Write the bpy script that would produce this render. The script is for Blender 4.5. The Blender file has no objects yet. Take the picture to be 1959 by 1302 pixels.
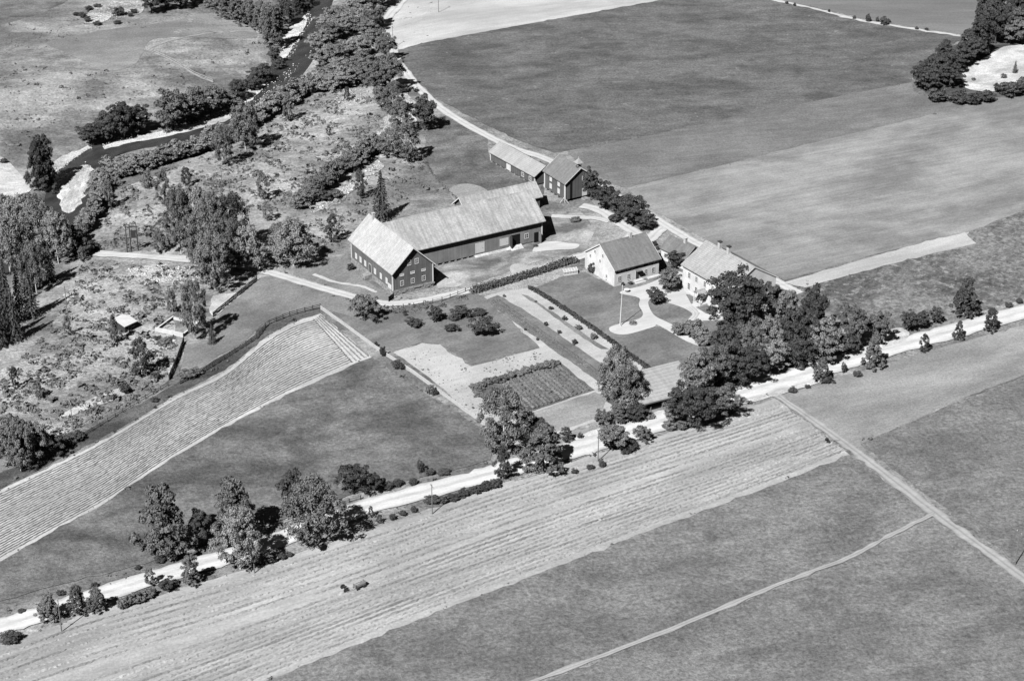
import bpy, math, random
import numpy as np
from mathutils import Vector
from mathutils.geometry import delaunay_2d_cdt
rng = np.random.default_rng(7); random.seed(7)
sc = bpy.context.scene
COL = sc.collection
R = math.radians

# ------------------------------------------------------------------ camera
F_PX, PITCH, CAM_H, CX, CY = 3800.0, R(26.6), 205.0, 979.5, 651.0
cd = bpy.data.cameras.new('camera'); cam = bpy.data.objects.new('camera', cd); COL.objects.link(cam)
cd.sensor_width = 36.0; cd.lens = 36.0 * F_PX / 1959.0; cd.clip_start = 1.0; cd.clip_end = 12000
cam.location = (0, 0, CAM_H); cam.rotation_euler = (R(90) - PITCH, 0, 0)
sc.camera = cam
# ------------------------------------------------------------------ light
SUN_AZ, SUN_EL = R(60), R(46)            # heading the light travels to, elevation
wd = bpy.data.worlds.new('World'); sc.world = wd; wd.use_nodes = True
wn = wd.node_tree.nodes; wl = wd.node_tree.links
sky = wn.new('ShaderNodeTexSky'); sky.sky_type = 'NISHITA'; sky.sun_disc = False
sky.air_density = 0.22; sky.dust_density = 0.0; sky.sun_elevation = SUN_EL; sky.sun_rotation = math.atan2(-math.cos(SUN_AZ), -math.sin(SUN_AZ))
bw = wn.new('ShaderNodeRGBToBW'); wl.new(sky.outputs[0], bw.inputs[0])
wl.new(bw.outputs[0], wn['Background'].inputs[0]); wn['Background'].inputs[1].default_value = 0.05
sd = bpy.data.lights.new('sun', 'SUN'); sd.energy = 5.0; sd.angle = R(0.5); sd.color = (1, 1, 1)
sun = bpy.data.objects.new('sun', sd); COL.objects.link(sun)
sun.rotation_euler = Vector((math.cos(SUN_AZ)*math.cos(SUN_EL), math.sin(SUN_AZ)*math.cos(SUN_EL), -math.sin(SUN_EL))).to_track_quat('-Z', 'Y').to_euler()
sun.location = (-200, 100, 300)
vs = sc.view_settings; vs.view_transform = 'Standard'; vs.look = 'None'; vs.exposure = 0.16; vs.gamma = 1.0; vs.use_curve_mapping = False

sc.cycles.diffuse_bounces = 0; sc.cycles.max_bounces = 6
# ------------------------------------------------------------------ survey helpers
def G(px, py, h=0.0):
    """map position (metres east, north) of a survey mark lying at height h"""
    px = np.asarray(px, float); py = np.asarray(py, float)
    u = (px - CX)/F_PX; v = (py - CY)/F_PX
    t = (CAM_H - h)/(math.sin(PITCH) + v*math.cos(PITCH))
    return u*t, (math.cos(PITCH) - v*math.sin(PITCH))*t
def proj(x, y, z):
    z = z - CAM_H
    d = y*math.cos(PITCH) - z*math.sin(PITCH)
    return CX + F_PX*x/d, CY - F_PX*(y*math.sin(PITCH) + z*math.cos(PITCH))/d
WATER = -4.2
RIVER_PX = [(622,-60),(604,0),(590,40),(575,85),(560,118),(528,160),(480,204),(410,236),(325,262),(250,274),(196,288),(158,315),(135,352),(122,408),(85,445),(20,490),(-90,560),(-300,650)]
RIV = np.array([G(a, b, WATER) for a, b in RIVER_PX])
def rdist(x, y):
    x = np.asarray(x, float); y = np.asarray(y, float)
    best = np.full(x.shape, 1e9)
    for (ax, ay), (bx, by) in zip(RIV[:-1], RIV[1:]):
        dx, dy = bx-ax, by-ay
        t = np.clip(((x-ax)*dx + (y-ay)*dy)/(dx*dx+dy*dy), 0, 1)
        best = np.minimum(best, np.hypot(x-ax-t*dx, y-ay-t*dy))
    return best
def sm(t):
    t = np.clip(t, 0, 1); return t*t*(3-2*t)
def hz(x, y):
    d = rdist(x, y)
    h = -3.3*(1-sm((d-7)/42)) - 2.0*(1-sm((d-4.0)/4.5))
    b = np.sin(x*.55+1.3*np.sin(y*.21))*np.cos(y*.47+.9*np.sin(x*.33)) + .6*np.sin(x*1.1+y*.7)*np.sin(y*.9-x*.4)
    return h + .13*b*(1-sm((d-38)/14))*sm((d-9)/8)
def Wv(px, py):
    h = np.zeros(np.shape(px))
    for _ in range(7):
        x, y = G(px, py, h); h = hz(x, y)
    return x, y, h
def W(px, py):
    x, y, h = Wv(np.array([px]), np.array([py])); return Vector((x[0], y[0], h[0]))
def hgt(p, top):
    lo, hi = 0, 70
    for _ in range(40):
        m = (lo+hi)/2
        if proj(p.x, p.y, p.z+m)[1] > top: lo = m
        else: hi = m
    return lo

# ------------------------------------------------------------------ materials
MATS = {}
def newmat(name):
    m = bpy.data.materials.new(name); m.use_nodes = True; MATS[name] = m
    nt = m.node_tree; b = nt.nodes['Principled BSDF']; b.inputs['Roughness'].default_value = .9
    b.inputs['Specular IOR Level'].default_value = .15
    return m, nt, nt.nodes, nt.links, b
def noise_fac(nt, scale, ang=0, stretch=1, detail=5, rough=.6, lo=.35, hi=.65, obj=False, dist=0):
    n, l = nt.nodes, nt.links
    if obj:
        src = n.new('ShaderNodeTexCoord').outputs['Object']
    else:
        src = n.new('ShaderNodeNewGeometry').outputs['Position']
    vr = n.new('ShaderNodeVectorRotate'); vr.rotation_type = 'Z_AXIS'; vr.inputs['Angle'].default_value = R(-ang); l.new(src, vr.inputs[0])
    mp = n.new('ShaderNodeVectorMath'); mp.operation = 'MULTIPLY'; mp.inputs[1].default_value = (1.0/stretch, 1, 1); l.new(vr.outputs[0], mp.inputs[0])
    t = n.new('ShaderNodeTexNoise'); t.inputs['Scale'].default_value = scale; t.inputs['Detail'].default_value = detail; t.inputs['Roughness'].default_value = rough
    t.inputs['Distortion'].default_value = dist
    l.new(mp.outputs[0], t.inputs['Vector'])
    mr = n.new('ShaderNodeMapRange'); mr.inputs[1].default_value = lo; mr.inputs[2].default_value = hi; l.new(t.outputs[0], mr.inputs[0])
    return mr.outputs[0]
def mixv(nt, fac, a, b):
    """grey mix: a, b are floats or sockets"""
    m = nt.nodes.new('ShaderNodeMix'); m.data_type = 'FLOAT'
    nt.links.new(fac, m.inputs[0])
    for s, v in ((2, a), (3, b)):
        if isinstance(v, (int, float)): m.inputs[s].default_value = v
        else: nt.links.new(v, m.inputs[s])
    return m.outputs[0]
def mulv(nt, a, b, op='MULTIPLY'):
    m = nt.nodes.new('ShaderNodeMath'); m.operation = op
    for s, v in ((0, a), (1, b)):
        if isinstance(v, (int, float)): m.inputs[s].default_value = v
        else: nt.links.new(v, m.inputs[s])
    return m.outputs[0]
def ground_mat(name, a, b, sc=.05, st=1, ang=30, fine=1.2, fc=.25, mid=.3, mc=.15, bump=.25, speck=0, speck_v=.4, speck_sc=.5, dist=.4, lsc=.9, lc=.05):
    m, nt, n, l, bs = newmat(name)
    big = noise_fac(nt, sc, ang, st, 9, .62, .40, .60, dist=dist)
    v = mixv(nt, big, a, b)
    md = noise_fac(nt, mid, ang, st, 6, .7, .32, .68)
    v = mulv(nt, v, mixv(nt, md, 1-mc, 1+mc))
    ln = noise_fac(nt, lsc, ang, 40, 2, .5, .3, .7)
    v = mulv(nt, v, mixv(nt, ln, 1-lc, 1+lc))
    fn = noise_fac(nt, fine*1.25, ang, 1, 5, .8, .32, .68)
    v = mulv(nt, v, mixv(nt, fn, 1-fc*1.35, 1+fc*1.35))
    if speck:
        sp = noise_fac(nt, speck_sc, ang, 1, 4, .7, 1-speck, min(.99, 1-speck+.08))
        v = mixv(nt, sp, v, speck_v)
    l.new(v, bs.inputs['Base Color'])
    if bump:
        bp = n.new('ShaderNodeBump'); bp.inputs['Strength'].default_value = 1.0; bp.inputs['Distance'].default_value = bump*.35
        l.new(fn, bp.inputs['Height']); l.new(bp.outputs[0], bs.inputs['Normal'])
    return m
M_PAST = ground_mat('rough_pasture', .20, .46, .045, 1.5, 10, 1.0, .38, .3, .3, .4, speck=.38, speck_v=.15, speck_sc=.5)
M_TALL = ground_mat('dark_meadow', .135, .265, .07, 1.3, 15, 1.1, .32, .24, .30, .4, lc=.06)
M_FOREMEADOW = ground_mat('foreground_meadow', .19, .285, .07, 1.2, 15, 1.0, .36, .4, .22, .35, lc=.05)
M_FIELD_A = ground_mat('upper_meadow', .13, .205, .07, 1.6, 5, 1.0, .32, .25, .26, .35, speck=.36, speck_v=.34, speck_sc=.2, lc=.07)
M_FIELD_B = ground_mat('upper_strip_meadow', .185, .25, .055, 1.8, 15, 1.2, .25, .28, .18, .2, lc=.08)
M_FIELD_C = ground_mat('pale_meadow', .24, .38, .05, 1.8, 25, 1.2, .16, .22, .16, .15, lc=.10)
M_FIELD_E = ground_mat('rough_field', .13, .26, .06, 1.3, 60, .7, .45, .4, .4, .35, speck=.45, speck_v=.36, speck_sc=.4, lc=.03)
M_FIELD_G = ground_mat('far_field', .19, .27, .03, 3, 0, 1.1, .14, .15, .1, .12)
M_PALE = ground_mat('pale_stubble', .46, .62, .06, 3, 25, 1.6, .14, .3, .08, .1)
M_STUB = ground_mat('hay_stubble', .36, .53, .06, 3, 29, 1.3, .16, .5, .14, .1, lc=.10, lsc=.7)
M_LIGHTG = ground_mat('light_grass', .27, .40, .05, 2, 25, 1.4, .22, .25, .12, .18)
M_LAWN = ground_mat('mown_lawn', .17, .26, .12, 1.5, 30, 1.3, .22, .4, .14, .1)
M_SLOPE = ground_mat('short_grass', .19, .31, .05, 1.5, 45, 1.4, .25, .25, .14, .15)
M_YARD = ground_mat('trodden_yard', .16, .52, .09, 1.5, 30, 1.5, .25, .35, .25, .15)
M_GRAVEL = ground_mat('pale_gravel', .58, .70, .2, 3, 20, 3, .07, .6, .05, .04)
M_SAND = ground_mat('bare_sand', .48, .76, .12, 1.5, 20, 1.6, .22, .5, .18, .2)
M_SOIL = ground_mat('garden_soil', .46, .58, .1, 1.5, 30, 2.2, .14, .6, .08, .08)
M_CROPSOIL = ground_mat('crop_soil', .46, .66, .06, 2, 35, 1.4, .14, .3, .14, .06)
M_STONES = ground_mat('river_stones', .38, .72, .12, 1.5, 30, 1.3, .45, .6, .3, .5, speck=.45, speck_v=.16, speck_sc=.8)
M_BARS = ground_mat('gravel_bars', .55, .82, .2, 2, 30, 1.5, .3, .6, .2, .3)
M_VERGE = ground_mat('dark_verge', .08, .17, .1, 2, 30, 1.4, .4, .4, .25, .3)
def road_mat(name, a, b_, mid_d, edge_d):
    m, nt, n, l, bs = newmat(name)
    uvn = n.new('ShaderNodeUVMap'); uvn.uv_map = 'across'; sx = n.new('ShaderNodeSeparateXYZ'); l.new(uvn.outputs[0], sx.inputs[0])
    wob = noise_fac(nt, .25, 0, 1, 3, .5, .2, .8)
    t = mulv(nt, mulv(nt, sx.outputs[1], mulv(nt, wob, .10), 'ADD'), .55, 'SUBTRACT'); ab = n.new('ShaderNodeMath'); ab.operation = 'ABSOLUTE'; l.new(t, ab.inputs[0])
    v = mixv(nt, noise_fac(nt, .5, 20, 4, 5, .65, .3, .7), a, b_)
    c = n.new('ShaderNodeMapRange'); c.inputs[1].default_value = .05; c.inputs[2].default_value = .13; c.inputs[3].default_value = 1-mid_d; c.inputs[4].default_value = 1; l.new(ab.outputs[0], c.inputs[0])
    e = n.new('ShaderNodeMapRange'); e.inputs[1].default_value = .33; e.inputs[2].default_value = .5; e.inputs[3].default_value = 1; e.inputs[4].default_value = 1-edge_d; l.new(ab.outputs[0], e.inputs[0])
    v = mulv(nt, mulv(nt, v, c.outputs[0]), e.outputs[0])
    v = mulv(nt, v, mixv(nt, noise_fac(nt, 2.5, 0, 1, 4, .7, .3, .7), .88, 1.1))
    l.new(v, bs.inputs['Base Color']); return m
M_ROAD = road_mat('road_gravel', .62, .86, .17, .3)
M_LANE = road_mat('lane_gravel', .56, .74, .16, .3)
M_TRACKR = road_mat('worn_track', .38, .52, .25, .3)
M_HAY = ground_mat('dry_hay', .27, .42, .25, 8, 29, 1.5, .3, .6, .3, .1)

def flat_mat(name, v, var=.12, scale=1.0, rough=.85, spec=.2, obj=True, st=1, bump=0):
    m, nt, n, l, bs = newmat(name)
    f = noise_fac(nt, scale, 0, st, 5, .65, .3, .7, obj=obj)
    l.new(mixv(nt, f, v*(1-var), v*(1+var)), bs.inputs['Base Color'])
    bs.inputs['Roughness'].default_value = rough; bs.inputs['Specular IOR Level'].default_value = spec
    if bump:
        bp = n.new('ShaderNodeBump'); bp.inputs['Distance'].default_value = bump; l.new(f, bp.inputs['Height']); l.new(bp.outputs[0], bs.inputs['Normal'])
    return m
def board_mat(name, v, var=.15, pitch=.24):
    """weathered board cladding: vertical boards with joints"""
    m, nt, n, l, bs = newmat(name)
    tc = n.new('ShaderNodeTexCoord'); sx = n.new('ShaderNodeSeparateXYZ'); l.new(tc.outputs['Object'], sx.inputs[0])
    s = mulv(nt, sx.outputs[0], sx.outputs[1], 'ADD')
    q = mulv(nt, s, 1/pitch)
    fl = n.new('ShaderNodeMath'); fl.operation = 'FLOOR'; l.new(q, fl.inputs[0])
    wn_ = n.new('ShaderNodeTexWhiteNoise'); wn_.noise_dimensions = '1D'; l.new(fl.outputs[0], wn_.inputs['W'])
    fr = n.new('ShaderNodeMath'); fr.operation = 'FRACT'; l.new(q, fr.inputs[0])
    gap = n.new('ShaderNodeMath'); gap.operation = 'LESS_THAN'; gap.inputs[1].default_value = .12; l.new(fr.outputs[0], gap.inputs[0])
    v1 = mixv(nt, wn_.outputs[0], v*(1-var), v*(1+var))
    f = noise_fac(nt, .35, 0, 1, 4, .6, .3, .7, obj=True)
    v2 = mulv(nt, v1, mixv(nt, f, .82, 1.15))
    v3 = mixv(nt, gap.outputs[0], v2, mulv(nt, v2, .6))
    l.new(v3, bs.inputs['Base Color'])
    bp = n.new('ShaderNodeBump'); bp.inputs['Distance'].default_value = .02; bp.invert = True; l.new(gap.outputs[0], bp.inputs['Height']); l.new(bp.outputs[0], bs.inputs['Normal'])
    return m
def roof_mat(name, v, var=.12, course=.33, axis='z', stain=.25):
    """slate or tile courses with streaks and weathered patches"""
    m, nt, n, l, bs = newmat(name)
    tc = n.new('ShaderNodeTexCoord'); sx = n.new('ShaderNodeSeparateXYZ'); l.new(tc.outputs['Object'], sx.inputs[0])
    q = mulv(nt, sx.outputs[2], 1/(course*.68))
    fr = n.new('ShaderNodeMath'); fr.operation = 'FRACT'; l.new(q, fr.inputs[0])
    lt = n.new('ShaderNodeMath'); lt.operation = 'LESS_THAN'; lt.inputs[1].default_value = .18; l.new(fr.outputs[0], lt.inputs[0])
    vor = n.new('ShaderNodeTexVoronoi'); vor.inputs['Scale'].default_value = 2.6; l.new(tc.outputs['Object'], vor.inputs['Vector'])
    s2 = n.new('ShaderNodeSeparateColor'); l.new(vor.outputs['Color'], s2.inputs[0])
    base = mixv(nt, s2.outputs[0], v*(1-var), v*(1+var))
    f = noise_fac(nt, .22, 0, 1, 5, .65, .3, .7, obj=True)
    base = mulv(nt, base, mixv(nt, f, 1-stain*.7, 1+stain*.5))
    sp = noise_fac(nt, 1.3, 0, 1, 4, .7, .66, .72, obj=True)
    base = mixv(nt, sp, base, mulv(nt, base, .62))
    sv = n.new('ShaderNodeVectorMath'); sv.operation = 'MULTIPLY'; sv.inputs[1].default_value = (.12, 1.6, .12) if axis == 'y' else (1.6, .12, .12); l.new(tc.outputs['Object'], sv.inputs[0])
    tn = n.new('ShaderNodeTexNoise'); tn.inputs['Scale'].default_value = 1.0; tn.inputs['Detail'].default_value = 5; l.new(sv.outputs[0], tn.inputs['Vector'])
    mr = n.new('ShaderNodeMapRange'); mr.inputs[1].default_value = .35; mr.inputs[2].default_value = .65; mr.inputs[3].default_value = 1-stain*.55; mr.inputs[4].default_value = 1+stain*.3; l.new(tn.outputs[0], mr.inputs[0])
    base = mulv(nt, base, mr.outputs[0])
    base = mixv(nt, lt.outputs[0], base, mulv(nt, base, .86))
    l.new(base, bs.inputs['Base Color']); bs.inputs['Roughness'].default_value = .75
    bp = n.new('ShaderNodeBump'); bp.inputs['Distance'].default_value = .03; l.new(fr.outputs[0], bp.inputs['Height']); l.new(bp.outputs[0], bs.inputs['Normal'])
    return m
M_BARNWOOD = board_mat('barn_boards', .205); M_BARNWOOD2 = board_mat('shed_boards', .17)
M_BARNWING = board_mat('wing_boards', .32, .1, .3)
M_GREYWOOD = board_mat('grey_boards', .2, .25, .18)
M_WHITEWOOD = board_mat('white_boards', .90, .02, .2)
M_ROOF_PALE = roof_mat('pale_slate', .55, .12, .4, 'y', stain=.17)
M_ROOF_GREY = roof_mat('grey_slate', .48, .12, .4, stain=.35)
M_ROOF_SHED = roof_mat('shed_slate', .42, .08, .4, stain=.15)
M_ROOF_TILE = roof_mat('tile', .245, .1, .34, stain=.2)
M_ROOF_DARK = roof_mat('dark_tile', .22, .12, .34, stain=.25)
M_ROOF_HOUSE = roof_mat('house_slate', .43, .1, .4, stain=.2)
M_WHITE = flat_mat('white_paint', .88, .05, 1.5, .6)
M_WHITE_DOOR = flat_mat('door_paint', .80, .06, 1.5, .6)
M_DARKWOOD = flat_mat('dark_wood', .07, .3, 2)
M_OLDWOOD = flat_mat('old_wood', .24, .3, 2)
M_PALEWOOD = flat_mat('bleached_wood', .62, .15, 2)
M_FOUND = flat_mat('granite', .36, .5, 1.4, .9, .2, True, 2.2, .08)
M_CONC = flat_mat('concrete', .72, .15, .8)
M_DARK = flat_mat('shade_black', .012, .2, 2)  # near-black colour stands in for shade inside doorways and under floors
M_BRICK = flat_mat('chimney_render', .6, .2, 2.5)
M_IRON = flat_mat('iron', .05, .2, 3, .5, .4)
M_FLAGPOLE = flat_mat('flagpole_paint', .85, .03, 2, .5)
m, nt, n, l, bs = newmat('window_glass'); bs.inputs['Base Color'].default_value = (.02,.02,.02,1); bs.inputs['Roughness'].default_value = .12; bs.inputs['Specular IOR Level'].default_value = .5; M_GLASS = m
m, nt, n, l, bs = newmat('river_water'); bs.inputs['Roughness'].default_value = .22; bs.inputs['Specular IOR Level'].default_value = .5; M_WATER = m
f = noise_fac(nt, .25, 60, 2.5, 5, .65, .3, .75); l.new(mixv(nt, f, .035, .10), bs.inputs['Base Color'])
f2 = noise_fac(nt, 1.4, 60, 1.6, 4, .6, .2, .8); bp = n.new('ShaderNodeBump'); bp.inputs['Distance'].default_value = .12; l.new(f2, bp.inputs['Height']); l.new(bp.outputs[0], bs.inputs['Normal'])
M_FOAM = ground_mat('white_water', .62, .97, .35, 3, 75, 1.6, .25, .8, .3, .5)
def leaf_mat(name, v, var=.35, trans=.04):
    m, nt, n, l, bs = newmat(name)
    oi = n.new('ShaderNodeObjectInfo')
    f = noise_fac(nt, .55, 0, 1, 3, .6, .25, .75)
    g = mixv(nt, oi.outputs['Random'], v*(1-var*.6), v*(1+var*.6))
    g = mulv(nt, g, mixv(nt, f, 1-var*.5, 1+var*.6))
    g = mulv(nt, g, mixv(nt, noise_fac(nt, 1.8, 0, 1, 2, .6, .3, .7), .7, 1.3))
    l.new(g, bs.inputs['Base Color']); bs.inputs['Roughness'].default_value = .7
    tr = n.new('ShaderNodeBsdfTranslucent'); l.new(g, tr.inputs[0])
    mx = n.new('ShaderNodeMixShader'); mx.inputs[0].default_value = trans
    l.new(bs.outputs[0], mx.inputs[1]); l.new(tr.outputs[0], mx.inputs[2]); l.new(mx.outputs[0], n['Material Output'].inputs[0])
    return m
M_LEAF = leaf_mat('leaves', .20); M_LEAFL = leaf_mat('light_leaves', .27); M_LEAFD = leaf_mat('dark_leaves', .095); M_NEEDLE = leaf_mat('needles', .10)
M_BARK = flat_mat('bark', .12, .35, 4); M_BIRCHBARK = flat_mat('birch_bark', .74, .25, 3)
M_TUFT = leaf_mat('scrub_tufts', .15, .5); M_CROP = leaf_mat('crop_leaves', .24, .45, .05); M_CROPD = leaf_mat('bed_leaves', .13, .4); M_CROPP = leaf_mat('potato_leaves', .19, .4)

# ------------------------------------------------------------------ object helpers
def mesh_obj(name, verts, faces, mat, parent=None, smooth=False):
    me = bpy.data.meshes.new(name); me.from_pydata([tuple(v) for v in verts], [], [tuple(f) for f in faces]); me.update()
    me.materials.append(mat)
    if smooth: me.shade_smooth()
    o = bpy.data.objects.new(name, me); COL.objects.link(o)
    if parent: o.parent = parent
    return o
def big_mesh(name, verts, quads, mat):
    me = bpy.data.meshes.new(name); nv, nf = len(verts), len(quads); k = quads.shape[1]
    me.vertices.add(nv); me.vertices.foreach_set('co', np.asarray(verts, np.float32).ravel())
    me.loops.add(nf*k); me.loops.foreach_set('vertex_index', np.asarray(quads, np.int32).ravel())
    me.polygons.add(nf); me.polygons.foreach_set('loop_start', np.arange(0, nf*k, k, dtype=np.int32)); me.polygons.foreach_set('loop_total', np.full(nf, k, np.int32))
    me.update(calc_edges=True); me.validate(); me.materials.append(mat); return me
def tag(o, label, cat=None, group=None, kind=None):
    if label: o['label'] = label
    if cat: o['category'] = cat
    if group: o['group'] = group
    if kind: o['kind'] = kind
    return o
def struct(o, label=None):
    o['kind'] = 'structure'
    if label: o['label'] = label
    return o
def empty(name, loc, rz=0):
    o = bpy.data.objects.new(name, None); COL.objects.link(o); o.location = loc; o.rotation_euler = (0, 0, rz); o.empty_display_size = .5; return o
def box_vf(x0, x1, y0, y1, z0, z1):
    v = [(x0,y0,z0),(x1,y0,z0),(x1,y1,z0),(x0,y1,z0),(x0,y0,z1),(x1,y0,z1),(x1,y1,z1),(x0,y1,z1)]
    return v, [(0,3,2,1),(4,5,6,7),(0,1,5,4),(1,2,6,5),(2,3,7,6),(3,0,4,7)]
class MB:
    def __init__(s): s.v = []; s.f = []
    def add(s, v, f):
        k = len(s.v); s.v += [tuple(a) for a in v]; s.f += [tuple(i+k for i in q) for q in f]; return s
    def box(s, *a): return s.add(*box_vf(*a))
    def tube(s, p, q, r0, r1, n=7):
        p = Vector(p); q = Vector(q); d = (q-p).normalized()
        a = d.orthogonal().normalized(); b = d.cross(a)
        v = []
        for c, r in ((p, r0), (q, r1)):
            for i in range(n):
                t = 2*math.pi*i/n; v.append(c + a*(r*math.cos(t)) + b*(r*math.sin(t)))
        f = [(i, (i+1) % n, n+(i+1) % n, n+i) for i in range(n)] + [tuple(range(n-1, -1, -1)), tuple(range(n, 2*n))]
        return s.add(v, f)
    def prism(s, prof, ax, a0, a1):
        """profile [(t,z)...] swept along axis ax ('x' or 'y') from a0 to a1"""
        n = len(prof); v = []
        for a in (a0, a1):
            for t, z in prof: v.append((a, t, z) if ax == 'x' else (t, a, z))
        f = [(i, (i+1) % n, n+(i+1) % n, n+i) for i in range(n)] + [tuple(range(n-1, -1, -1)), tuple(range(n, 2*n))]
        return s.add(v, f)
    def build(s, name, mat, parent=None, smooth=False):
        o = mesh_obj(name, s.v, s.f, mat, parent, smooth)
        import bmesh
        bm = bmesh.new(); bm.from_mesh(o.data); bmesh.ops.recalc_face_normals(bm, faces=bm.faces); bm.to_mesh(o.data); bm.free()
        return o
_unit = {}
def unit_box(name, mat, parent, loc, size, rot=(0,0,0)):
    me = _unit.get(mat.name)
    if me is None:
        v, f = box_vf(-.5,.5,-.5,.5,-.5,.5); me = bpy.data.meshes.new('box_'+mat.name); me.from_pydata(v, [], f); me.materials.append(mat); me.update(); _unit[mat.name] = me
    o = bpy.data.objects.new(name, me); COL.objects.link(o); o.parent = parent; o.location = loc; o.scale = size; o.rotation_euler = rot; return o

# ------------------------------------------------------------------ ground
def axis(lo, hi, step, far):
    a = list(np.arange(lo, hi+step/2, step)); s = step*2
    while a[-1] < far: a.append(a[-1]+s); s *= 1.6
    s = step*2
    while a[0] > -far: a.insert(0, a[0]-s); s *= 1.6
    return np.array(a)
gx = axis(-196, 196, 1.6, 5000); gy = axis(264, 700, 1.6, 6000)
XX, YY = np.meshgrid(gx, gy); ZZ = hz(XX, YY)
nx, ny = len(gx), len(gy); idx = np.arange(nx*ny).reshape(ny, nx)
quads = np.stack([idx[:-1,:-1], idx[:-1,1:], idx[1:,1:], idx[1:,:-1]], -1).reshape(-1, 4)
me = big_mesh('ground', np.stack([XX, YY, ZZ], -1).reshape(-1, 3), quads, M_PAST); me.shade_smooth()
ground = bpy.data.objects.new('ground', me); COL.objects.link(ground); struct(ground)

def inside(px, py, poly):
    px = np.asarray(px); py = np.asarray(py); r = np.zeros(px.shape, bool); n = len(poly)
    for i in range(n):
        x0, y0 = poly[i][0], poly[i][1]; x1, y1 = poly[(i+1) % n][0], poly[(i+1) % n][1]
        if y0 == y1: continue
        c = ((y0 > py) != (y1 > py)) & (px < (x1-x0)*(py-y0)/(y1-y0)+x0); r ^= c
    return r
def densify(P, step, closed=True, jit=0.0):
    out = []; n = len(P)
    for i in range(n if closed else n-1):
        a = np.array(P[i][:2]); b = np.array(P[(i+1) % n][:2]); L = np.hypot(*(b-a)); k = max(1, int(L/step))
        nrm = np.array([-(b-a)[1], (b-a)[0]])/max(L, 1e-6)
        for j in range(k):
            p = a+(b-a)*j/k
            if j > 0 and jit: p = p + nrm*rng.normal(0, jit)
            out.append(p)
    if not closed: out.append(np.array(P[-1][:2]))
    return out
def catmull(P, closed=False, sub=6):
    P = [np.array(p[:2], float) for p in P]; n = len(P); out = []
    rngi = range(n) if closed else range(n-1)
    for i in rngi:
        g = (lambda k: P[k % n]) if closed else (lambda k: P[max(0, min(n-1, k))])
        p0, p1, p2, p3 = g(i-1), g(i), g(i+1), g(i+2)
        for j in range(sub):
            t = j/sub; out.append(.5*((2*p1)+(-p0+p2)*t+(2*p0-5*p1+4*p2-p3)*t*t+(-p0+3*p1-3*p2+p3)*t**3))
    if not closed: out.append(P[-1])
    return out
def sheet(name, pts, off, mat, spacing=4.0, jit=.18, smooth=False, thick=0, label=None, kind='structure', zmin=-99):
    P = [(W(a, b)[:2] if zmin < -50 else tuple(float(q) for q in G(a, b, WATER+.3))) for a, b in pts]
    if smooth: P = catmull(P, True, 5)
    B = densify(P, 2.0, True, jit); nb = len(B)
    Ba = np.array(B); x0, y0 = Ba.min(0); x1, y1 = Ba.max(0)
    X, Y = np.meshgrid(np.arange(x0, x1, spacing)+spacing/2, np.arange(y0, y1, spacing)+spacing/2)
    X = (X + rng.uniform(-.2, .2, X.shape)*spacing).ravel(); Y = (Y + rng.uniform(-.2, .2, Y.shape)*spacing).ravel()
    k = inside(X, Y, B); X, Y = X[k], Y[k]
    vs_ = [Vector((p[0], p[1])) for p in B] + [Vector((a, b)) for a, b in zip(X, Y)]
    ov, oe, of, *_ = delaunay_2d_cdt(vs_, [], [list(range(nb))], 1, 1e-4)
    xa = np.array([v.x for v in ov]); ya = np.array([v.y for v in ov]); za = np.maximum(hz(xa, ya), zmin)+off
    o = mesh_obj(name, list(zip(xa, ya, za)), of, mat)
    o.data.shade_smooth()
    if thick:
        v = []; f = []
        for i, p in enumerate(B):
            z = float(hz(p[0], p[1])); v += [(p[0], p[1], z+off), (p[0], p[1], z-.05)]
        for i in range(nb):
            j = (i+1) % nb; f.append((2*i, 2*j, 2*j+1, 2*i+1))
        s = mesh_obj('standing_edge', v, f, mat, o)
    if kind: o['kind'] = kind
    if label: o['label'] = label
    return o
def ribbon(name, pts, width, off, mat, step=2.0, jit=.12, zfun=None, world=False, crown=.0, ends=True):
    P = pts if world else [W(a, b)[:2] for a, b in pts]
    C = densify(catmull(P, False, 8), step, False); n = len(C); C = np.array(C)
    T = np.gradient(C, axis=0); T /= np.maximum(np.hypot(T[:,0], T[:,1]), 1e-6)[:,None]; N = np.stack([-T[:,1], T[:,0]], -1)
    w = np.array(width if np.ndim(width) else [width]*2, float); w = np.interp(np.linspace(0,1,n), np.linspace(0,1,len(w)), w)
    v = []; f = []; K = 5
    js = rng.normal(0, jit, (n, 2))
    for i in range(n):
        for k in range(K):
            t = k/(K-1)-.5; e = js[i,0] if k == 0 else js[i,1] if k == K-1 else 0
            p = C[i]+N[i]*(w[i]*t+e)
            z = (zfun(p[0], p[1]) if zfun else float(hz(p[0], p[1])))+off+crown*(1-4*t*t)
            v.append((p[0], p[1], z))
    for i in range(n-1):
        for k in range(K-1):
            a = i*K+k; f.append((a, a+K, a+K+1, a+1))
    o = mesh_obj(name, v, f, mat); o.data.flip_normals(); o.data.shade_smooth(); o['kind'] = 'structure'
    uv = o.data.uv_layers.new(name='across'); li = np.zeros(len(o.data.loops), np.int32); o.data.loops.foreach_get('vertex_index', li)
    uv.data.foreach_set('uv', np.stack([li//K*step, (li % K)/(K-1)], -1).astype(np.float32).ravel())
    return o

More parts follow.
